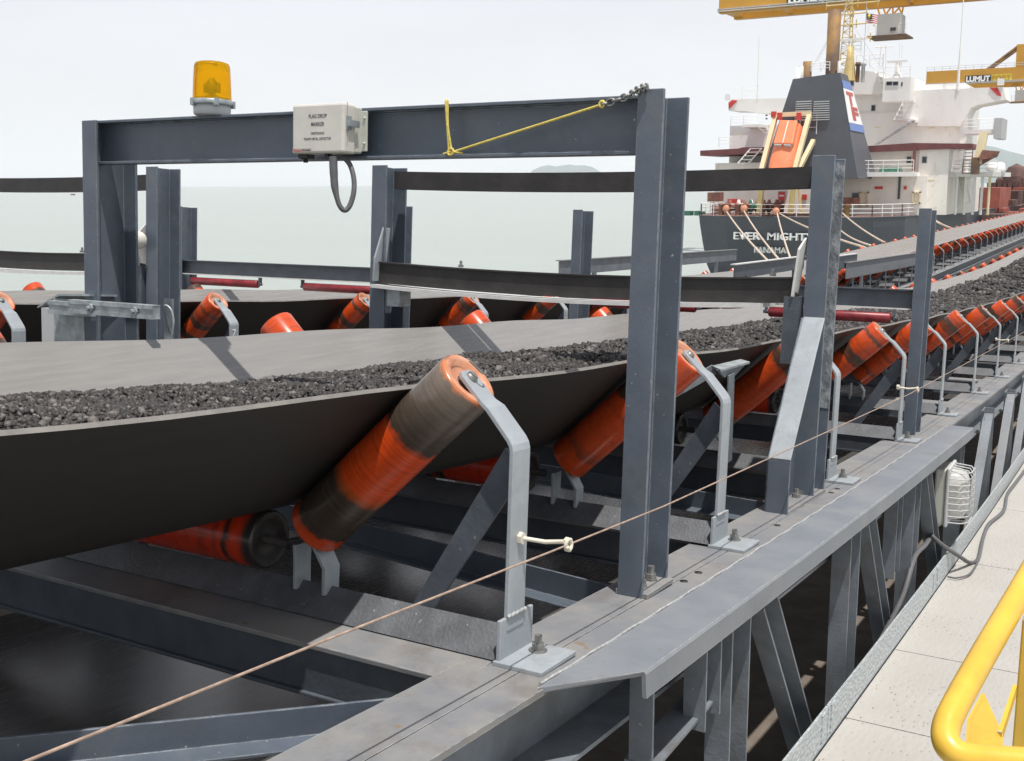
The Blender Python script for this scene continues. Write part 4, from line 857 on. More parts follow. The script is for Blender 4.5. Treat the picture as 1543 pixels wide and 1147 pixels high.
hr = thing('handrail', 'yellow painted tubular handrail at the lower right corner', 'handrail', (-.1, 1.6, -1.4))
def rt(px, py, k): d = ray(px, py); return d*(k/d.dot(CF))
p_ = [rt(1640, 700, 2.35), rt(1600, 778, 2.15), rt(1545, 878, 1.93), rt(1480, 990, 1.75), rt(1437, 1068, 1.66), rt(1425, 1100, 1.63), rt(1428, 1122, 1.61), rt(1445, 1137, 1.60), rt(1480, 1143, 1.60), rt(1530, 1147, 1.60), rt(1640, 1152, 1.60), rt(1800, 1160, 1.6)]
MB().tube(smooth(p_, 6), .0205, 18).build('rail', M['yellow'], hr)
a = rt(1549, 925, 1.88); MB().box(a.x-.006, a.x+.07, a.y-.03, a.y+.03, -1.75, a.z).build('post', M['yellow'], hr, bevel=.003)
mb = MB(); q = [rt(1478, 1046, 1.70), rt(1506, 1108, 1.68), rt(1506, 1135, 1.66), rt(1455, 1125, 1.64), rt(1457, 1085, 1.66)]; mb.prism(q, (.004, .006, 0)); mb.build('gusset', M['yellow'], hr)
mb = MB(); mb.bar(rt(1506, 1112, 1.68), rt(1529, 1040, 1.80), .02, .006); mb.build('stay', M['yellow'], hr)

# ================================================================== SHIP
DK = -3.1                                              # main deck height
shp = thing('cargo_ship', 'black hulled bulk carrier moored stern towards us, tall white superstructure and dark funnel', 'ship', (-29.2, 112, SEA))
def prism_px(mb, pts, D, depth, mi=0):
    q = [at(x, y, D) for x, y in pts]; return mb.prism(q, (0, depth, 0), mi)
def sbox(name, x0, y0, x1, y1, D, depth, m, mb=None, floor=None, mi=0):
    a = at(x0, y0, D); c = at(x1, y1, D); zb = floor if floor is not None else c.z
    n_ = mb is None; mb = mb or MB(); mb.box(a.x, c.x, D, D+depth, zb, a.z, mi)
    return mb.build(name, m, shp) if n_ else mb
# hull lofted between deck outline and waterline
deck = [(-41.5, 150), (-41.3, 118), (-40.9, 110), (-39.6, 106.6), (-36.5, 105.2), (-31, 104.6), (-26, 104.8), (-22.6, 106.6), (-20.6, 111), (-19.6, 118), (-18.9, 128), (-17.6, 145), (-16, 165), (-14.9, 190), (-14.6, 250), (-17, 285), (-29, 305), (-42, 285), (-44, 250), (-43.6, 190)]
def hrow(k, z):
    out = []
    for x, y in deck:
        cx_ = -29.6; t = max(0, 1-(y-104.6)/45); out.append((cx_+(x-cx_)*(1-.05*k*t-.25*t*max(0, k-.6)), y+4*k*t, z))
    return out
rows = [hrow(0, DK), hrow(.06, DK-.9), hrow(.25, DK-2.8), hrow(.55, DK-5.2), hrow(.9, SEA-.3), hrow(1.0, SEA-1.5)]
n = len(deck); mb = MB(); mb.add([p for r_ in rows for p in r_], [(i*n+k, i*n+(k+1) % n, (i+1)*n+(k+1) % n, (i+1)*n+k) for i in range(5) for k in range(n)]+[tuple(range(n))], 0)
for f_i in range(len(mb.f)): mb.m[f_i] = 0
mb.m[-1] = 1
mb.build('hull', [M['hull'], M['deckred']], shp)
mb = MB(); mb.tube([(x, y-.02, DK-.02) for x, y in deck], .06, 5, closed=True); mb.build('gunwale', M['hull'], shp)
def rail(name, pts, zb, hgt=1.1, gap=1.4, m='white', r_=.035, bars=(1, .66, .33), parent=None):
    mb = MB()
    for f_ in bars: mb.tube([(x, y, zb+hgt*f_) for x, y in pts], r_ if f_ == 1 else r_*.8, 4)
    for (x0, y0), (x1, y1) in zip(pts[:-1], pts[1:]):
        L = math.hypot(x1-x0, y1-y0); k = max(1, int(L/gap))
        for i in range(k+1): u = i/k; mb.bar((x0+(x1-x0)*u, y0+(y1-y0)*u, zb), (x0+(x1-x0)*u, y0+(y1-y0)*u, zb+hgt), r_*2, r_*2, (1, 0, 0))
    return mb.build(name, M[m], parent or shp)
rail('railing', [(-41.1, 118), (-40.7, 110), (-39.5, 106.9), (-36.4, 105.5), (-31, 104.9), (-26, 105.1), (-22.8, 106.9), (-20.9, 111), (-19.9, 118), (-19.2, 128)], DK, 1.15, 1.5)
# accommodation blocks, one above the other
sbox('deckhouse', 1078, 246, 1250, 335, 119, 18, M['whitewarm'], floor=DK)
sbox('deckhouse', 1240, 266, 1388, 335, 114.5, 10, M['whitewarm'], floor=DK)
sbox('deckhouse', 1308, 222, 1425, 266, 118, 15, M['whitewarm'])
sbox('deckhouse', 1386, 222, 1424, 335, 117, 9, M['whitewarm'], floor=DK)
sbox('deckhouse', 1424, 262, 1453, 330, 124, 10, M['whitewarm'], floor=DK)
sbox('deckhouse', 1100, 190, 1200, 246, 124, 12, M['white'])
sbox('deckhouse', 1190, 137, 1446, 240, 126, 12, M['white'])
mb = MB(); prism_px(mb, [(1258, 112), (1272, 104), (1316, 108), (1331, 118), (1334, 142), (1258, 142)], 124, 8); mb.build('deckhouse', M['white'], shp)
sbox('deckhouse', 1331, 118, 1371, 152, 122.5, 8, M['white'])
mb = MB()                                            # bridge wings
prism_px(mb, [(1097, 154), (1103, 150), (1258, 146), (1258, 170), (1150, 171), (1120, 167), (1098, 167)], 125, 4.5); mb.build('bridge_wing', M['white'], shp); mb = MB()
prism_px(mb, [(1360, 137), (1512, 131), (1516, 150), (1472, 158), (1462, 163), (1457, 172), (1446, 190), (1360, 190)], 125, 4.5)
mb.build('bridge_wing', M['white'], shp)
for pts in ([(1098, 165), (1098, 155), (1103, 151), (1111, 151.5)], [(1491, 132), (1503, 132), (1509, 145), (1503, 144)]):
    mb = MB(); prism_px(mb, pts, 124.9, .08); mb.build('wing_marking', M['red'], shp)
mb = MB(); prism_px(mb, [(1446, 166), (1458, 164), (1457, 222), (1446, 222)], 125.5, 4); mb.build('corner_column', M['white'], shp)
# awning decks in maroon, white deck slabs
mb = MB(); prism_px(mb, [(1055, 227), (1112, 224), (1120, 222), (1200, 221), (1200, 230), (1110, 233), (1055, 235)], 118, 7); mb.build('awning_deck', M['maroon'], shp); mb = MB(); prism_px(mb, [(1308, 220), (1376, 215.5), (1465, 216.5), (1466, 223), (1376, 226.5), (1308, 229)], 116.6, 7)
mb.box(at(1376, 226, 116.5).x, at(1380, 226, 116.5).x, 116.4, 116.7, at(1376, 258, 116.5).z, at(1376, 222, 116.5).z); mb.build('awning_deck', M['maroon'], shp)
for q_ in ((1262, 260, 1377, 266, 112.6, 3), (1422, 260, 1507, 266, 118, 9), (1452, 196, 1500, 201, 122, 4), (1118, 188, 1144, 191.5, 121, 3), (1350, 180, 1375, 183, 122, 4)): sbox('deck_slab', *q_, M['white'])
def railpx(x0, y0, x1, y1, D, hgt=1.1, gap=1.3, back=0):
    a = at(x0, y0, D); c = at(x1, y1, D+back); rail('railing', [(a.x, a.y), (c.x, c.y)], a.z, hgt, gap)
railpx(1264, 260, 1376, 260, 112.7); railpx(1424, 260, 1502, 260, 118.1); railpx(1452, 197, 1497, 197, 122.1); railpx(1101, 190, 1140, 190, 123.8); railpx(1118, 150, 1142, 149, 125, 1.5, 2)
railpx(1331, 118, 1371, 118, 122.6); railpx(1083, 222, 1102, 222, 118.1); railpx(1290, 104, 1330, 106, 124.2, 1.4); railpx(1205, 203, 1230, 203, 108, 2.0, 1.2); railpx(1262, 172, 1455, 172, 125.9, .12, 30)
a = at(1500, 197, 122); mb = MB(); mb.box(a.x-.1, a.x+.6, 121.5, 126, a.z-.8, a.z+1.2); mb.build('wing_screen', M['greypaint'], shp)
for x in (1456, 1469, 1481, 1492, 1443):
    a = at(x, 266, 118.5 if x != 1492 else 118.3); mb = MB(); mb.tube([(a.x, a.y, DK), (a.x, a.y, a.z)], .13, 6); mb.build('pillar', M['davit'] if x == 1492 else M['white'], shp)
for (x0, y0, x1, y1, D, w) in ((1362, 152, 1347, 181, 121.8, .9), (1322, 110, 1330, 142, 123.8, .8), (1143, 192, 1160, 208, 120.5, .8), (1375, 182, 1318, 218, 121.9, .25), (1131, 224, 1112, 246, 117, 1.2), (1443, 266, 1449, 305, 123.6, .8), (1440, 226, 1434, 258, 117, .8)):
    a = at(x0, y0, D); c = at(x1, y1, D); mb = MB()
    for o_ in (0, w): mb.bar(a+Vector((o_, 0, 0)), c+Vector((o_, 0, 0)), .14, .08)
    k = max(4, int((a-c).length/.45))
    for i in range(k+1): p_ = a.lerp(c, i/k); mb.box(p_.x, p_.x+w, p_.y-.15, p_.y+.15, p_.z-.03, p_.z+.03)
    mb.build('stairway', M['white'] if w > .5 else M['greypaint'], shp)
# windows, doors, marks
def win(x, y, w, h, D, m='glassdk', name='window', fr=True):
    a = at(x-w/2, y-h/2, D); c = at(x+w/2, y+h/2, D); o = MB().box(a.x, c.x, D-.03, D+.05, c.z, a.z).build(name, M[m], shp)
    if fr and w > 3:
        mb = MB(); t_ = .06; 
        for (xa, xb, za, zb) in ((a.x-t_, c.x+t_, a.z, a.z+t_), (a.x-t_, c.x+t_, c.z-t_, c.z), (a.x-t_, a.x, c.z, a.z), (c.x, c.x+t_, c.z, a.z)): mb.box(xa, xb, D-.07, D, za, zb)
        mb.build('frame', M['greypaint'], o)
for a_ in ((1316, 163, 5, 8, 126), (1370, 164, 5, 3.5, 126), (1370, 169, 5, 3.5, 126), (1403, 164, 5, 6, 126), (1412, 166, 1.6, 5, 126), (1417, 166, 1.6, 5, 126), (1340, 126, 8, 5, 122.5), (1349.5, 126, 7.5, 5, 122.5), (1359, 127, 2, 6, 122.5), (1284, 125, 5, 8, 124), (1370, 241, 6, 9, 118), (1393, 241, 6, 9, 117),
           (1155, 174, 3, 2, 125), (1155, 179, 3, 2, 125), (1125, 244, 5, 3, 118.9)): win(*a_)
for x, y, w in ((1379, 160, 10), (1425, 158, 9), (1322, 192, 9), (1404, 193, 11), (1426, 193, 3), (1146, 170, 8), (1114, 203, 9), (1150, 229, 8), (1402, 271, 12), (1357, 182, 22)): win(x, y, w, 1.2, 126 if y < 200 else 117, 'davit', 'wall_lamp', False)
win(1178, 299, 9, 20, 118.9, 'red', 'door', True); win(1178, 295, 7, 2, 118.8, 'ltext', 'door_sign', False); win(1212, 297, 7, 8, 118.9, 'red', 'hose_box', False)
win(1324, 283, 12, 4, 114.4, 'red', 'red_sign', False); win(1364, 283, 4, 5, 114.4, 'red', 'red_sign', False); win(1289, 299, 9, 16, 114.4, 'glassdk', 'door', True); win(1355, 282, 1.5, 36, 114.4, 'glassdk', 'drain_pipe', False)
for x, y, w, h in ((1302, 300, 12, 22), (1381, 298, 11, 18)):
    a = at(x-w/2, y-h/2, 114.4); c = at(x+w/2, y+h/2, 114.4); mb = MB(); t_ = .12
    for (xa, xb, za, zb) in ((a.x, c.x, a.z-t_, a.z), (a.x, c.x, c.z, c.z+t_), (a.x, a.x+t_, c.z, a.z), (c.x-t_, c.x, c.z, a.z)): mb.box(xa, xb, 114.2, 114.5, za, zb)
    mb.build('hatch_frame', M['davit'], shp)
# green machinery and bits behind the upper rail
mb = MB(); sbox('', 1325, 252, 1356, 260, 113.8, 1.2, None, mb); mb.build('machinery', M['green'], shp)
# funnel: tapered casing with band and letters on its side
fa = {k: at(*v, 108) for k, v in dict(tl=(1195, 114.5), tr=(1266, 109.5), bl=(1146, 270), br=(1292.5, 270)).items()}
ft_ = at(1277.5, 108, 111.2); fb_ = at(1322, 270, 117.3); dxl = .6
V8 = [fa['bl'], fa['br'], fb_, Vector((fa['bl'].x+dxl, fb_.y, fb_.z)), fa['tl'], fa['tr'], ft_, Vector((fa['tl'].x+dxl, ft_.y, ft_.z))]
for i in (0, 1, 2, 3): V8[i] = Vector((V8[i].x, V8[i].y, fa['bl'].z))
V8[7].z = ft_.z = fa['tr'].z; V8[4] = Vector((V8[4].x, V8[4].y, fa['tl'].z-.3))
mb = MB(); mb.add(V8, [(0, 1, 2, 3), (4, 7, 6, 5), (0, 4, 5, 1), (1, 5, 6, 2), (2, 6, 7, 3), (3, 7, 4, 0)]); fn_ = mb.build('funnel', M['funnel'], shp)
def fs(u, v, off=.04):     # point on the funnel's starboard face
    a = V8[1].lerp(V8[2], u); c = V8[5].lerp(V8[6], u); p_ = a.lerp(c, v); nr = (V8[2]-V8[1]).cross(V8[5]-V8[1]).normalized()
    if nr.x < 0: nr = -nr
    return p_+nr*off
def fquad(name, u0, v0, u1, v1, m, off=.04, d=.03):
    mb = MB(); q = [fs(u0, v0, off), fs(u1, v0, off), fs(u1, v1, off), fs(u0, v1, off)]; nr = fs(.5, .5, 1)-fs(.5, .5, 0); mb.prism(q, nr*d); mb.build(name, m, fn_)
fquad('blue_band', 0, .855, 1, .93, M['blue']); fquad('white_band', 0, .53, 1, .853, M['ltext']); fquad('blue_band', 0, .455, 1, .528, M['blue'])
for ch_, u0, v0, u1, v1 in (('T', .18, .70, .74, .83), ('F', .34, .56, .84, .69)): text(ch_, 'emblem', M['emblem'], fs(u0, v0, .09), fs(u1, v0)-fs(u0, v0), fs(u0, v1)-fs(u0, v0), (fs(u1, v0)-fs(u0, v0)).length, (fs(u0, v1)-fs(u0, v0)).length, .04, fn_, .05)
for px0, px1 in ((1200, 1223), (1227, 1250)):
    mb = MB()
    for i in range(9):
        y = 153+i*3.4; k = (i*.3); a = at(px0-k, y, 108); c = at(px1+k*.1, y+.7, 108)
        yy = 108-.1; mb.box(a.x, c.x, yy-.06, yy+.3, c.z, a.z)
    mb.build('louvre', M['greypaint'], fn_)
top = V8[4].z
for (x, r_, hp, m, dy) in ((1217, .42, 93, 'soot', 1.2), (1208, .28, 100, 'greypaint', 1.0), (1203, .2, 102, 'white', .6), (1258, .62, 15, 'soot', 1.6), (1265, .16, 92, 'greypaint', 1.0)):
    a = at(x, hp, 108+dy); mb = MB(); mb.lathe((a.x, a.y, top-.4), (0, 0, 1), [(0, r_), (a.z-top+.4, r_), (a.z-top+.4, r_*.8), (a.z-top-.2, r_*.8)], 16); mb.build('exhaust_pipe', M[m], fn_)
a = at(1222, 108, 109); c = at(1250, 108, 109); rail('top_rail', [(a.x, 109), (c.x, 109)], a.z, .8, .8, parent=fn_)
# masts and aerials
def mast(x, y0, y1, D, r_, m='white', name='aerial'):
    a = at(x, y0, D); c = at(x+1, y1, D); mb = MB(); mb.tube([(c.x, D, c.z), (c.x, D, a.z)], [r_, r_*.55], 6); return mb.build(name, M[m], shp)
mast(1140, 55, 150, 125, .07); mast(1442, -5, 137, 125, .09); mast(1442, 75, 137, 125, .16); mast(1353, 65, 100, 123, .04); mast(1357, 66, 100, 123, .04)
a = at(1275, -8, 122); c = at(1275, 104, 122); mb = MB(); w_ = .55
for dx_, dy_ in ((-w_, 0), (w_, 0), (0, .8)): mb.tube([(c.x+dx_*1.3, c.y+dy_, c.z), (c.x+dx_*.5, c.y+dy_, a.z)], .07, 5)
k = 14
for i in range(k):
    u = i/k; v = (i+1)/k; z_ = c.z+(a.z-c.z)*u; z2 = c.z+(a.z-c.z)*v; wa = w_*(1.3-.8*u); wb = w_*(1.3-.8*v); s_ = 1 if i % 2 else -1
    mb.tube([(c.x-s_*wa, c.y, z_), (c.x+s_*wb, c.y, z2)], .045, 4); mb.tube([(c.x-wa, c.y, z_), (c.x+wa, c.y, z_)], .04, 4)
for y_, w2 in ((7, 3.4), (38, 3.0), (22, 2.2), (60, 2.6)):
    q = at(1275, y_, 122); mb.tube([(q.x-w2*.6, q.y, q.z), (q.x+w2, q.y, q.z+.05)], .08, 5)
    for o_ in (-.6, .35, .95): mb.tube([(q.x+w2*o_, q.y, q.z-.35), (q.x+w2*o_, q.y, q.z+.5)], .06, 5)
mb.build('signal_mast', M['buff'], shp)
mb = MB(); a = at(1282, 70, 121); c = at(1282, 122, 121); mb.lathe((a.x, a.y, c.z), (0, 0, 1), [(0, .7), (2.2, .42), (a.z-c.z, .32), (a.z-c.z, 0)], 12); mb.build('radar_mast', M['buff'], shp)
railpx(1268, 81, 1297, 81, 121, 1.1, .9)
mb = MB(); a = at(1268, 61, 121); c = at(1305, 61, 121); mb.box(a.x, c.x, 120.8, 121.1, a.z-.12, a.z+.12); mb.build('radar_scanner', M['white'], shp)
mb = MB(); a = at(1337, 94, 123); c = at(1367, 94, 123); mb.box(a.x, c.x, 122.8, 123.1, a.z-.1, a.z+.12); q = at(1353, 94, 123); mb.lathe((q.x, q.y, at(0+1353, 118, 123).z), (0, 0, 1), [(0, .5), (.6, .3), (q.z-at(1353, 118, 123).z, .2)], 10); mb.build('radar_scanner', M['white'], shp)
mb = MB(); q = at(1329, 118, 124)
for dx_ in (-.4, .4): mb.tube([(q.x+dx_, q.y, q.z), (q.x+dx_*.6, q.y, q.z+3.3)], .05, 5)
mb.tube([(q.x-.9, q.y, q.z+3.2), (q.x+.9, q.y, q.z+3.2)], .06, 5); mb.build('light_mast', M['white'], shp)
for x, y, m in ((1293, 100, 'soot'), (1301, 100, 'greypaint')): q = at(x, y, 121); MB().lathe(q, (0, 0, 1), [(-1.6, .2), (.0, .2), (.1, .34), (.4, .25), (.45, 0)], 12).build('ventilator', M[m], shp)
for (x0, y0, x1, y1) in ((1278, 5, 1222, 105), (1278, 2, 1237, 108), (1280, 30, 1330, 105), (1278, 5, 1232, 92), (1278, 60, 1318, 106)):
    MB().tube([at(x0, y0, 121), at(x1, y1, 119)], .022, 4).build('stay_wire', M['greypaint'], shp)
# floodlights on the wing, deck fittings aft
for x, y, D in ((1097, 147, 124.5), (1508, 124, 125), (1418, 177, 125.3)): q = at(x, y, D); MB().box(q.x-.3, q.x+.3, q.y-.2, q.y+.2, q.z-.3, q.z+.35).build('floodlight', M['ltext'], shp)
mb = MB(); q = at(1500, 256, 119); mb.lathe(q+Vector((-.9, 0, 0)), (1, .1, 0), [(0, 0), (.1, .6), (.4, .75), (1.4, .75), (1.7, .6), (1.8, 0)], 14); mb.build('life_raft', M['ltext'], shp)
# winches and bollards on the poop deck
def lat(name, x, y, D, prof, m, d=(1, 0, 0)): q = at(x, y, D); MB().lathe(q, d, prof, 16).build(name, M[m], shp)
reel = [(0, 0), (0, .75), (.1, .75), (.1, .38), (1.3, .38), (1.3, .75), (1.4, .75), (1.4, 0)]
for x, m in ((1099, 'winch'), (1112, 'whitewarm'), (1121, 'winch'), (1130, 'green'), (1150, 'winch'), (1158, 'winch')): lat('mooring_winch', x, 312, 110.5, reel, m, (.8, .5, 0))
lat('mooring_winch', 1075, 316, 109.5, reel, 'winch', (.8, .5, 0)); sbox('winch_house', 1066, 290, 1083, 304, 113, 1.5, M['winch']); sbox('locker', 1096, 300, 1106, 312, 112, 1.2, M['red']); sbox('locker', 1030, 318, 1040, 325, 110, 1, M['green']); sbox('locker', 1046, 318, 1058, 325, 110, 1, M['green'])
sbox('rescue_boat', 1262, 298, 1287, 310, 110.5, 2.2, M['winch']); sbox('locker', 1262, 312, 1275, 330, 109.5, 1.5, M['soot'])
for x, D in ((1095, 105.3), (1122, 105), (1170, 104.8), (1275, 105.6), (1392, 118), (1086, 105.5), (1111, 105.2)):
    q = at(x, 320, D); MB().lathe((q.x, q.y+.2, DK+.1), (0, 0, 1), [(0, .28), (.9, .28), (.95, .36), (1.1, .36), (1.1, 0)], 12).build('bollard', M['winch'] if x < 1200 else M['soot'], shp)
# lifeboat ramp
def post_px(mb, x0, y0, x1, y1, D0, D1, w): mb.bar(at(x0, y0, D0), at(x1, y1, D1), w, w, (1, 0, 0))
mb = MB(); post_px(mb, 1169, 174, 1146, 262, 107, 104.8, .42); post_px(mb, 1220, 173, 1196, 262, 107, 104.8, .42); post_px(mb, 1166, 173.5, 1222, 171, 107, 107, .42)
post_px(mb, 1226, 212, 1200, 262, 108, 105.5, .4); post_px(mb, 1225, 213, 1245, 213, 108.2, 108.2, .35); post_px(mb, 1228, 214, 1233, 236, 108.2, 108.2, .3)
mb.build('lifeboat_ramp', M['davit'], shp)
for q_ in ((1150, 255, 1144, 322, 105, 105.6, .45), (1198, 255, 1191, 322, 105, 105.6, .45), (1203, 278, 1207, 322, 106, 106, .2)): mb = MB(); post_px(mb, *q_); mb.build('ramp_leg', M['buff'], shp)
for x in (1175, 1204): q = at(x, 175, 106.7); MB().box(q.x-.2, q.x+.2, q.y-.2, q.y+.2, q.z-.35, q.z+.3).build('ramp_hook', M['red'], shp)
q = at(1166, 173, 106.8); MB().box(q.x-.22, q.x+.22, q.y-.2, q.y+.2, q.z-.25, q.z+.3).build('ramp_light', M['red'], shp)
# lifeboat: a pointed closed capsule lying bow down on the ramp
A = at(1196, 193, 107.6); B_ = at(1172, 288, 104.6); d = (B_-A).normalized(); L = (B_-A).length; u = Vector((1, 0, 0)); u = (u-d*u.dot(d)).normalized(); w = u.cross(d)
if w.y > 0: w = -w
lb = thing('lifeboat', 'orange enclosed free fall lifeboat hanging bow down on its cream ramp', 'lifeboat', A+w*.6)
secs = [(0, .75, .8), (.03, 1.02, 1.0), (.12, 1.1, 1.1), (.35, 1.15, 1.1), (.55, 1.2, 1.05), (.7, 1.18, 1.0), (.82, .92, .85), (.92, .5, .55), (1, .03, .1)]
vv = []; n = 16
for t_, wx, wz in secs:
    for k in range(n):
        a = 2*math.pi*k/n; ca, sa = math.cos(a), math.sin(a)
        vv.append(A+d*L*t_+w*.6+u*wx*math.copysign(abs(ca)**.7, ca)+w*wz*.85*math.copysign(abs(sa)**.7, sa))
mb = MB(); mb.add(vv, [(i*n+k, i*n+(k+1) % n, (i+1)*n+(k+1) % n, (i+1)*n+k) for i in range(len(secs)-1) for k in range(n)]+[tuple(range(n))], 0, True)
mb.build('hull', M['orange'], lb)
mb = MB(); c0_ = A+d*.2+w*1.35; c0_ = c0_-w*.45; mb.prism([c0_+u*.85, c0_-u*.85, c0_-u*.95+d*2.5, c0_+u*.95+d*2.5], w*1.0)
mb.build('cockpit', M['orange'], lb, bevel=.12)
for s_ in (-.5, .5):
    c_ = c0_+u*s_*.92+d*2.5+w*.42; MB().prism([c_+u*.36, c_-u*.36, c_-u*.34+w*.5, c_+u*.34+w*.5], d*.1).build('cockpit_window', M['greypaint'], lb)
mb = MB(); mb.tube([c0_+u*1.2-w*.1, c0_+u*1.25+d*2.5-w*.1, c0_+u*1.2+d*5-w*.2], .05, 5); mb.prism([c0_+d*.1+u*.035+w*1.0, c0_+d*.1-u*.035+w*1.0, c0_+d*2.4-u*.035+w*1.0, c0_+d*2.4+u*.035+w*1.0], w*.02); mb.build('grab_line', M['ltext'], lb)
# name on the transom: follows the stern at its mean distance
def stern_text(s_, x0, y0, x1, y1, D):
    a = at(x0, y1, D); c = at(x1, y1, D); b2 = at(x0, y0, D); text(s_, 'ship_name', M['ltext'], (a.x, D, a.z), (1, 0, 0), (0, 0, 1), c.x-a.x, b2.z-a.z, .8, shp, .015)
stern_text('EVER  MIGHTY', 1107, 349.5, 1228, 360.5, 105.2); stern_text('PANAMA', 1138, 371.5, 1186, 380.5, 105.75)
# forward deck gear seen past the superstructure
sbox('hatch_cover', 1454, 283, 1504, 330, 150, 12, M['hatch'], floor=DK); sbox('hatch_cover', 1500, 288, 1532, 318, 175, 20, M['cargo'], floor=DK); sbox('hatch_cover', 1526, 283, 1580, 318, 190, 20, M['hatch'], floor=DK)
for x0, y0, x1, D, m in ((1488, 268, 1600, 200, 'cargo'), (1500, 277, 1640, 230, 'soot'), (1470, 300, 1640, 160, 'cargo'), (1495, 312, 1640, 150, 'hatch'), (1480, 322, 1640, 140, 'cargo')):
    a = at(x0, y0, D); c = at(x1, y0+4, D); mb = MB(); k = 14
    for i in range(k):
        u0 = a.x+(c.x-a.x)*i/k; u1 = a.x+(c.x-a.x)*(i+.8)/k; hh = rng.uniform(.1, 1.2); mb.box(u0, u1, D, D+6, DK-.5, a.z-hh)
    mb.build('deck_gear', M[m], shp)
mb = MB()
for x, y, r_ in ((1531, 262, 2.2), (1522, 266, 1.5), (1541, 265, 2.0), (1512, 269, 1.2)): q = at(x, y, 210); mb.lathe(q+Vector((0, 0, -r_)), (0, 0, 1), [(0, r_*1.1), (r_*.8, r_), (r_*1.5, r_*.6), (r_*1.8, 0)], 9, sm=False)
mb.build('crane_grab', M['cargo'], shp)
for x0, y0, x1, y1, w2, m in ((1483, 199, 1473, 248, .75, 'davit'), (1500, 233, 1473, 248, .45, 'winch')): mb = MB(); mb.bar(at(x0, y0, 117.5), at(x1, y1, 117.2), w2, w2); mb.build('provision_crane', M[m], shp)
q = at(1486, 234, 117); MB().prism([(q.x-.7, 116.5, q.z-.5), (q.x+.9, 116.5, q.z-.2), (q.x+1.1, 116.5, q.z+.35), (q.x-.3, 116.5, q.z+.5)], (0, 1.4, 0)).build('crane_cab', M['winch'], shp); q = at(1470, 247, 117); MB().box(q.x-.35, q.x+.35, 116.5, 117.3, q.z-1.0, q.z+.6).build('crane_base', M['soot'], shp)
mb = MB(); q = at(1452, 226, 117); e_ = at(1452, 262, 117)
for xx in (0, .8): mb.box(q.x+xx, q.x+xx+.07, 117, 117.1, e_.z, q.z)
for i in range(7): zz = e_.z+(q.z-e_.z)*i/7; mb.box(q.x, q.x+.8, 117, 117.1, zz, zz+.07)
mb.build('ladder', M['maroon'], shp)

# mooring ropes from the stern to the wharf
ends = [((1095, 319), (1162, 398), 105.4, 60), ((1121, 318), (1178, 396), 105.1, 62), ((1171, 321), (1192, 392), 104.7, 64), ((1175, 322), (1300, 372), 104.7, 62), ((1268, 320), (1345, 372), 106.0, 66), ((1392, 322), (1446, 348), 119, 85), ((1396, 321), (1440, 346), 120, 86), ((1262, 343), (1312, 370), 104.9, 66)]
names = ['leftmost thick mooring rope running down across the ship name', 'second thick mooring rope crossing the letters of the ship name', 'steep mooring rope falling from the round fairlead between the letters', 'mooring rope slanting right from the same fairlead towards the far belt', 'mooring rope coming down just right of the tall dark post', 'upper of two mooring ropes beside the slim post at right', 'lower of two mooring ropes beside the slim post at right', 'short low mooring rope seen right of the tall dark post']
for (p0_, p1_, Da, Db), nm in zip(ends, names):
    a = at(*p0_, Da-.5); c = at(*p1_, Db); pts = [a.lerp(c, i/12)+Vector((0, 0, -.5*4*(i/12)*(1-i/12)*.4)) for i in range(13)]
    e_ = c+(c-a)*.25; tag(MB().tube(pts+[e_], .065, 6).build('mooring_rope', M['ship_rope']), nm, 'mooring rope', 'mooring ropes at the stern')
for x, y, D in ((1095, 315, 105.0), (1122, 315, 104.7), (1170, 319, 104.3)): q = at(x, y, D); MB().lathe(q, (0, -1, .2), [(0, .15), (.05, .30), (.2, .36), (.3, .25), (.3, 0)], 14).build('fairlead', M['rollend'], shp)

# flag
a = at(1306, 20, 119); fl = thing('flag', 'small red white and blue striped flag flying beside the crane cab', 'flag', a)
fw, fh = at(1322, 20, 119).x-a.x, a.z-at(1306, 35, 119).z
def fq(mb, u0, v0, u1, v1, off, mi):
    n = 8; vv = []
    for i in range(n+1):
        u = u0+(u1-u0)*i/n; wv = .18*math.sin(u*7)
        for v in (v0, v1): vv.append((a.x+fw*u, a.y+wv+off, a.z-fh*v-.25*u*fh))
    mb.add(vv, [(2*i, 2*i+1, 2*i+3, 2*i+2) for i in range(n)], mi)
mb = MB()
for i in range(10): fq(mb, 0, i/10, 1, (i+1)/10, 0, i % 2)
mb.build('stripes', [M['red'], M['ltext']], fl)
mb = MB(); fq(mb, 0, 0, .5, .55, -.02, 0); mb.build('canton', M['navy'], fl)
mb = MB(); mb.lathe((a.x+fw*.22, a.y-.08+.18*math.sin(1.5), a.z-fh*.33), (0, -1, 0), [(0, 0), (0, .22), (.02, .22), (.02, 0)], 10); mb.build('star', M['signyel'], fl)
MB().tube([(a.x-.05, a.y, a.z+1.2), (a.x-.05, a.y, a.z-fh-5)], .03, 4).build('halyard', M['greypaint'], fl)

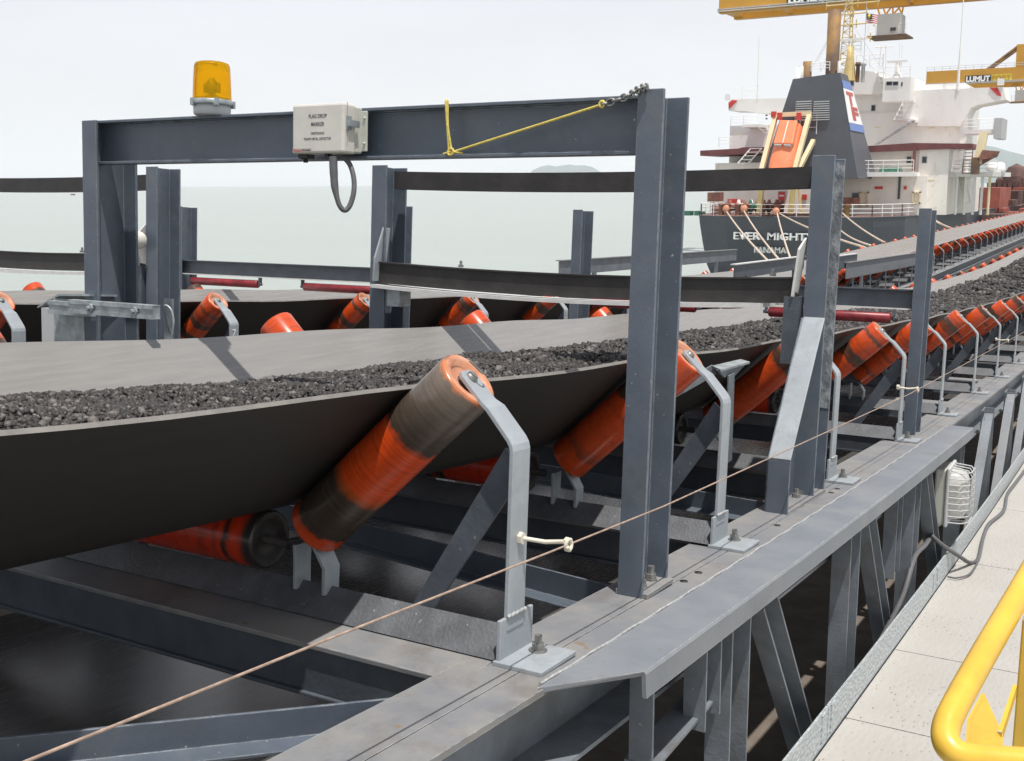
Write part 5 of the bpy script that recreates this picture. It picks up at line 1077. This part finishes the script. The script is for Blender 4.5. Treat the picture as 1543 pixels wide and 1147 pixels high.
# ================================================================== CRANES, BOAT
def crane(D, x0, ytop, ybot, x1r, label, t0, t1, ty0, ty1, hgt, far):
    a = at(x0, ybot, D); xr = at(x1r, ybot, D).x
    c = thing('ship_unloader', label, 'crane', (xr, D+5, SEA+3), group='yellow ship unloaders')
    zt = a.z+hgt; dp = D*.05; legx = (0 if D < 200 else 14)
    mb = MB(); mb.box(a.x, xr, D, D+1.4, a.z, zt); mb.box(a.x, xr, D+dp-1.4, D+dp, a.z, zt); mb.box(a.x, a.x+1.5, D+1.4, D+dp-1.4, a.z+.3, zt-.5)
    k = int((xr-a.x)/9); 
    for i in range(1, k): mb.box(a.x+i*9, a.x+i*9+.5, D+1.4, D+dp-1.4, a.z+.2, a.z+.8)
    mb.build('boom', M['cranepaint'], c)
    mb = MB(); mb.box(a.x, xr, D-.55, D-.05, a.z+.45, a.z+.6); mb.tube([(a.x, D-.55, a.z+.2), (xr, D-.55, a.z+.2)], .09, 5)
    for i in range(0, int((xr-a.x)/4)): mb.box(a.x+i*4, a.x+i*4+.15, D-.6, D, a.z+.1, a.z+.65)
    mb.build('cable_tray', M['greypaint'], c)
    mb = MB(); 
    for f_ in (.5, 1.0): mb.tube([(a.x, D, zt+f_*1.1), (xr, D, zt+f_*1.1)], .05, 4)
    for i in range(int((xr-a.x)/2)): mb.box(a.x+2*i, a.x+2*i+.08, D-.04, D+.04, zt, zt+1.1)
    mb.build('railing', M['greypaint'], c)
    p0_ = at(t0, ty1, D); p1_ = at(t1, ty1, D); p2 = at(t0, ty0, D); wl_ = p1_.x-p0_.x; hh = p2.z-p0_.z
    mb = MB(); mb.box(p0_.x-hh*.15, p0_.x+wl_*.56, D-.12, D-.02, p0_.z-hh*.12, p0_.z+hh*1.12); mb.build('sign', M['signblack'], c)
    mb = MB(); mb.box(p0_.x+wl_*.565, p0_.x+wl_*1.02, D-.12, D-.02, p0_.z-hh*.12, p0_.z+hh*1.12); mb.build('sign', M['signyel'], c)
    text('LUMUT', 'lettering', M['ltext'], (p0_.x, D-.13, p0_.z), (1, 0, 0), (0, 0, 1), wl_*.54, hh, .1, c, .05)
    text('PORT', 'lettering', M['cranepaint'], (p0_.x+wl_*.58, D-.13, p0_.z), (1, 0, 0), (0, 0, 1), wl_*.42, hh, .1, c, .04)
    # portal legs on the wharf and apex tower with stays
    lx = at(far, 100, D).x; top_ = zt+15 if D < 200 else at(1530, 67, D).z
    for xx in (lx+legx, lx+legx+16):
        for yy in (D-4, D+dp+3): MB().box(xx, xx+1.6, yy, yy+1.6, SEA+4, a.z+.2).build('leg', M['cranepaint'], c)
    MB().box(lx+legx-.5, lx+legx+18, D-4, D+dp+4.6, a.z-1.6, a.z-.01).build('portal_beam', M['cranepaint'], c)
    mb = MB(); mb.box(lx, lx+2.4, D+.2, D+1.8, zt, top_); mb.box(lx, lx+2.4, D+dp-1.8, D+dp-.2, zt, top_); mb.box(lx, lx+2.4, D+1.8, D+dp-1.8, top_-1.5, top_); mb.build('apex_tower', M['cranepaint'], c)
    mb = MB()
    for f_, r_ in ((.985, .16), (.93, .3), (.80, .3)): mb.tube([(lx+.3, D+1, zt+(top_-zt)*f_), (lx-(top_-zt)*(1.15*f_+.1), D+1, zt)], r_, 6)
    mb.build('stay', M['soot'], c)
    return c, a, zt
c1_, a1_, zt1 = crane(170, 1083, 0, 20.5, 2100, 'yellow ship unloader whose long boom crosses the top right of the picture', 1188, 1290, -9, 7.5, 5.2, 1700)
c2_, a2_, zt2 = crane(330, 1395, 113, 130, 2000, 'smaller farther yellow ship unloader at the right edge', 1455.5, 1523, 115.5, 124, 3.9, 1530)
def cab(D, x0, y0, x1, y1, ytop, par):
    a = at(x0, y0, D); c = at(x1, y1, D); mb = MB(); mb.box(a.x, c.x, D, D+4, c.z, a.z); cb = mb.build('operator_cab', M['greypaint'], par)
    q = at(x0+(x1-x0)*.72, y0+(y1-y0)*.73, D); k = (c.x-a.x); MB().box(q.x-k*.12, q.x+k*.12, D-.06, D+.1, q.z-k*.07, q.z+k*.07).build('window', M['glassdk'], cb)
    mb = MB(); mb.box(a.x-k*.35, c.x+k*.35, D-.8, D+4.6, c.z-.25, c.z-.02); mb.build('platform', M['soot'], cb)
    rail('railing', [(a.x-k*.33, D-.6), (a.x, D-.6)], c.z, 1.5, .6, parent=cb); rail('railing', [(c.x, D-.6), (c.x+k*.3, D-.6)], c.z, 1.5, .6, parent=cb)
    zt_ = at(x0, ytop, D).z; mb = MB()
    for f_, g_ in ((.05, -.05), (.3, .2), (.3, .5), (.62, .6), (.62, .9), (1, .85), (1, 1.05)): mb.tube([(a.x+k*f_, D+1, a.z), (a.x+k*g_, D+1, zt_)], .14, 5)
    mb.build('hanger', M['cranepaint'], cb)
cab(176, 1322, 22, 1355, 52, 12, c1_); cab(336, 1530, 136, 1556, 152, 128, c2_)

q = at(110, 299.5, 1000); bo = thing('motor_boat', 'tiny motor boat far out on the pale sea at left', 'boat', (q.x, q.y, SEA))
mb = MB(); L = 7.5; mb.prism([(q.x-L/2, q.y-1.2, SEA+.9), (q.x+L*.42, q.y-1.2, SEA+1.1), (q.x+L/2, q.y-1.2, SEA+1.6), (q.x+L*.35, q.y-1.2, SEA-.3), (q.x-L*.47, q.y-1.2, SEA-.3)], (0, 2.4, 0)); mb.build('hull', M['cargo'], bo)
MB().prism([(q.x-1.8, q.y-.9, SEA+.9), (q.x+1.2, q.y-.9, SEA+.9), (q.x+.8, q.y-.9, SEA+2.3), (q.x-1.6, q.y-.9, SEA+2.3)], (0, 1.8, 0)).build('cabin', M['greypaint'], bo)

# ================================================================== HAZE
HZ = True
if HZ:
    hm = bpy.data.materials.new('haze_air'); hm.use_nodes = True; t = hm.node_tree; t.nodes.clear()
    pv = N(t, 'ShaderNodeVolumePrincipled'); pv.inputs['Color'].default_value = (.93, .96, 1, 1); pv.inputs['Density'].default_value = .000028; pv.inputs['Anisotropy'].default_value = .2
    ou = N(t, 'ShaderNodeOutputMaterial'); t.links.new(pv.outputs[0], ou.inputs['Volume'])
    o = MB().box(-31000, 31000, -400, 31000, SEA-4.5, 1300).build('haze', hm); tag(o, kind='stuff')
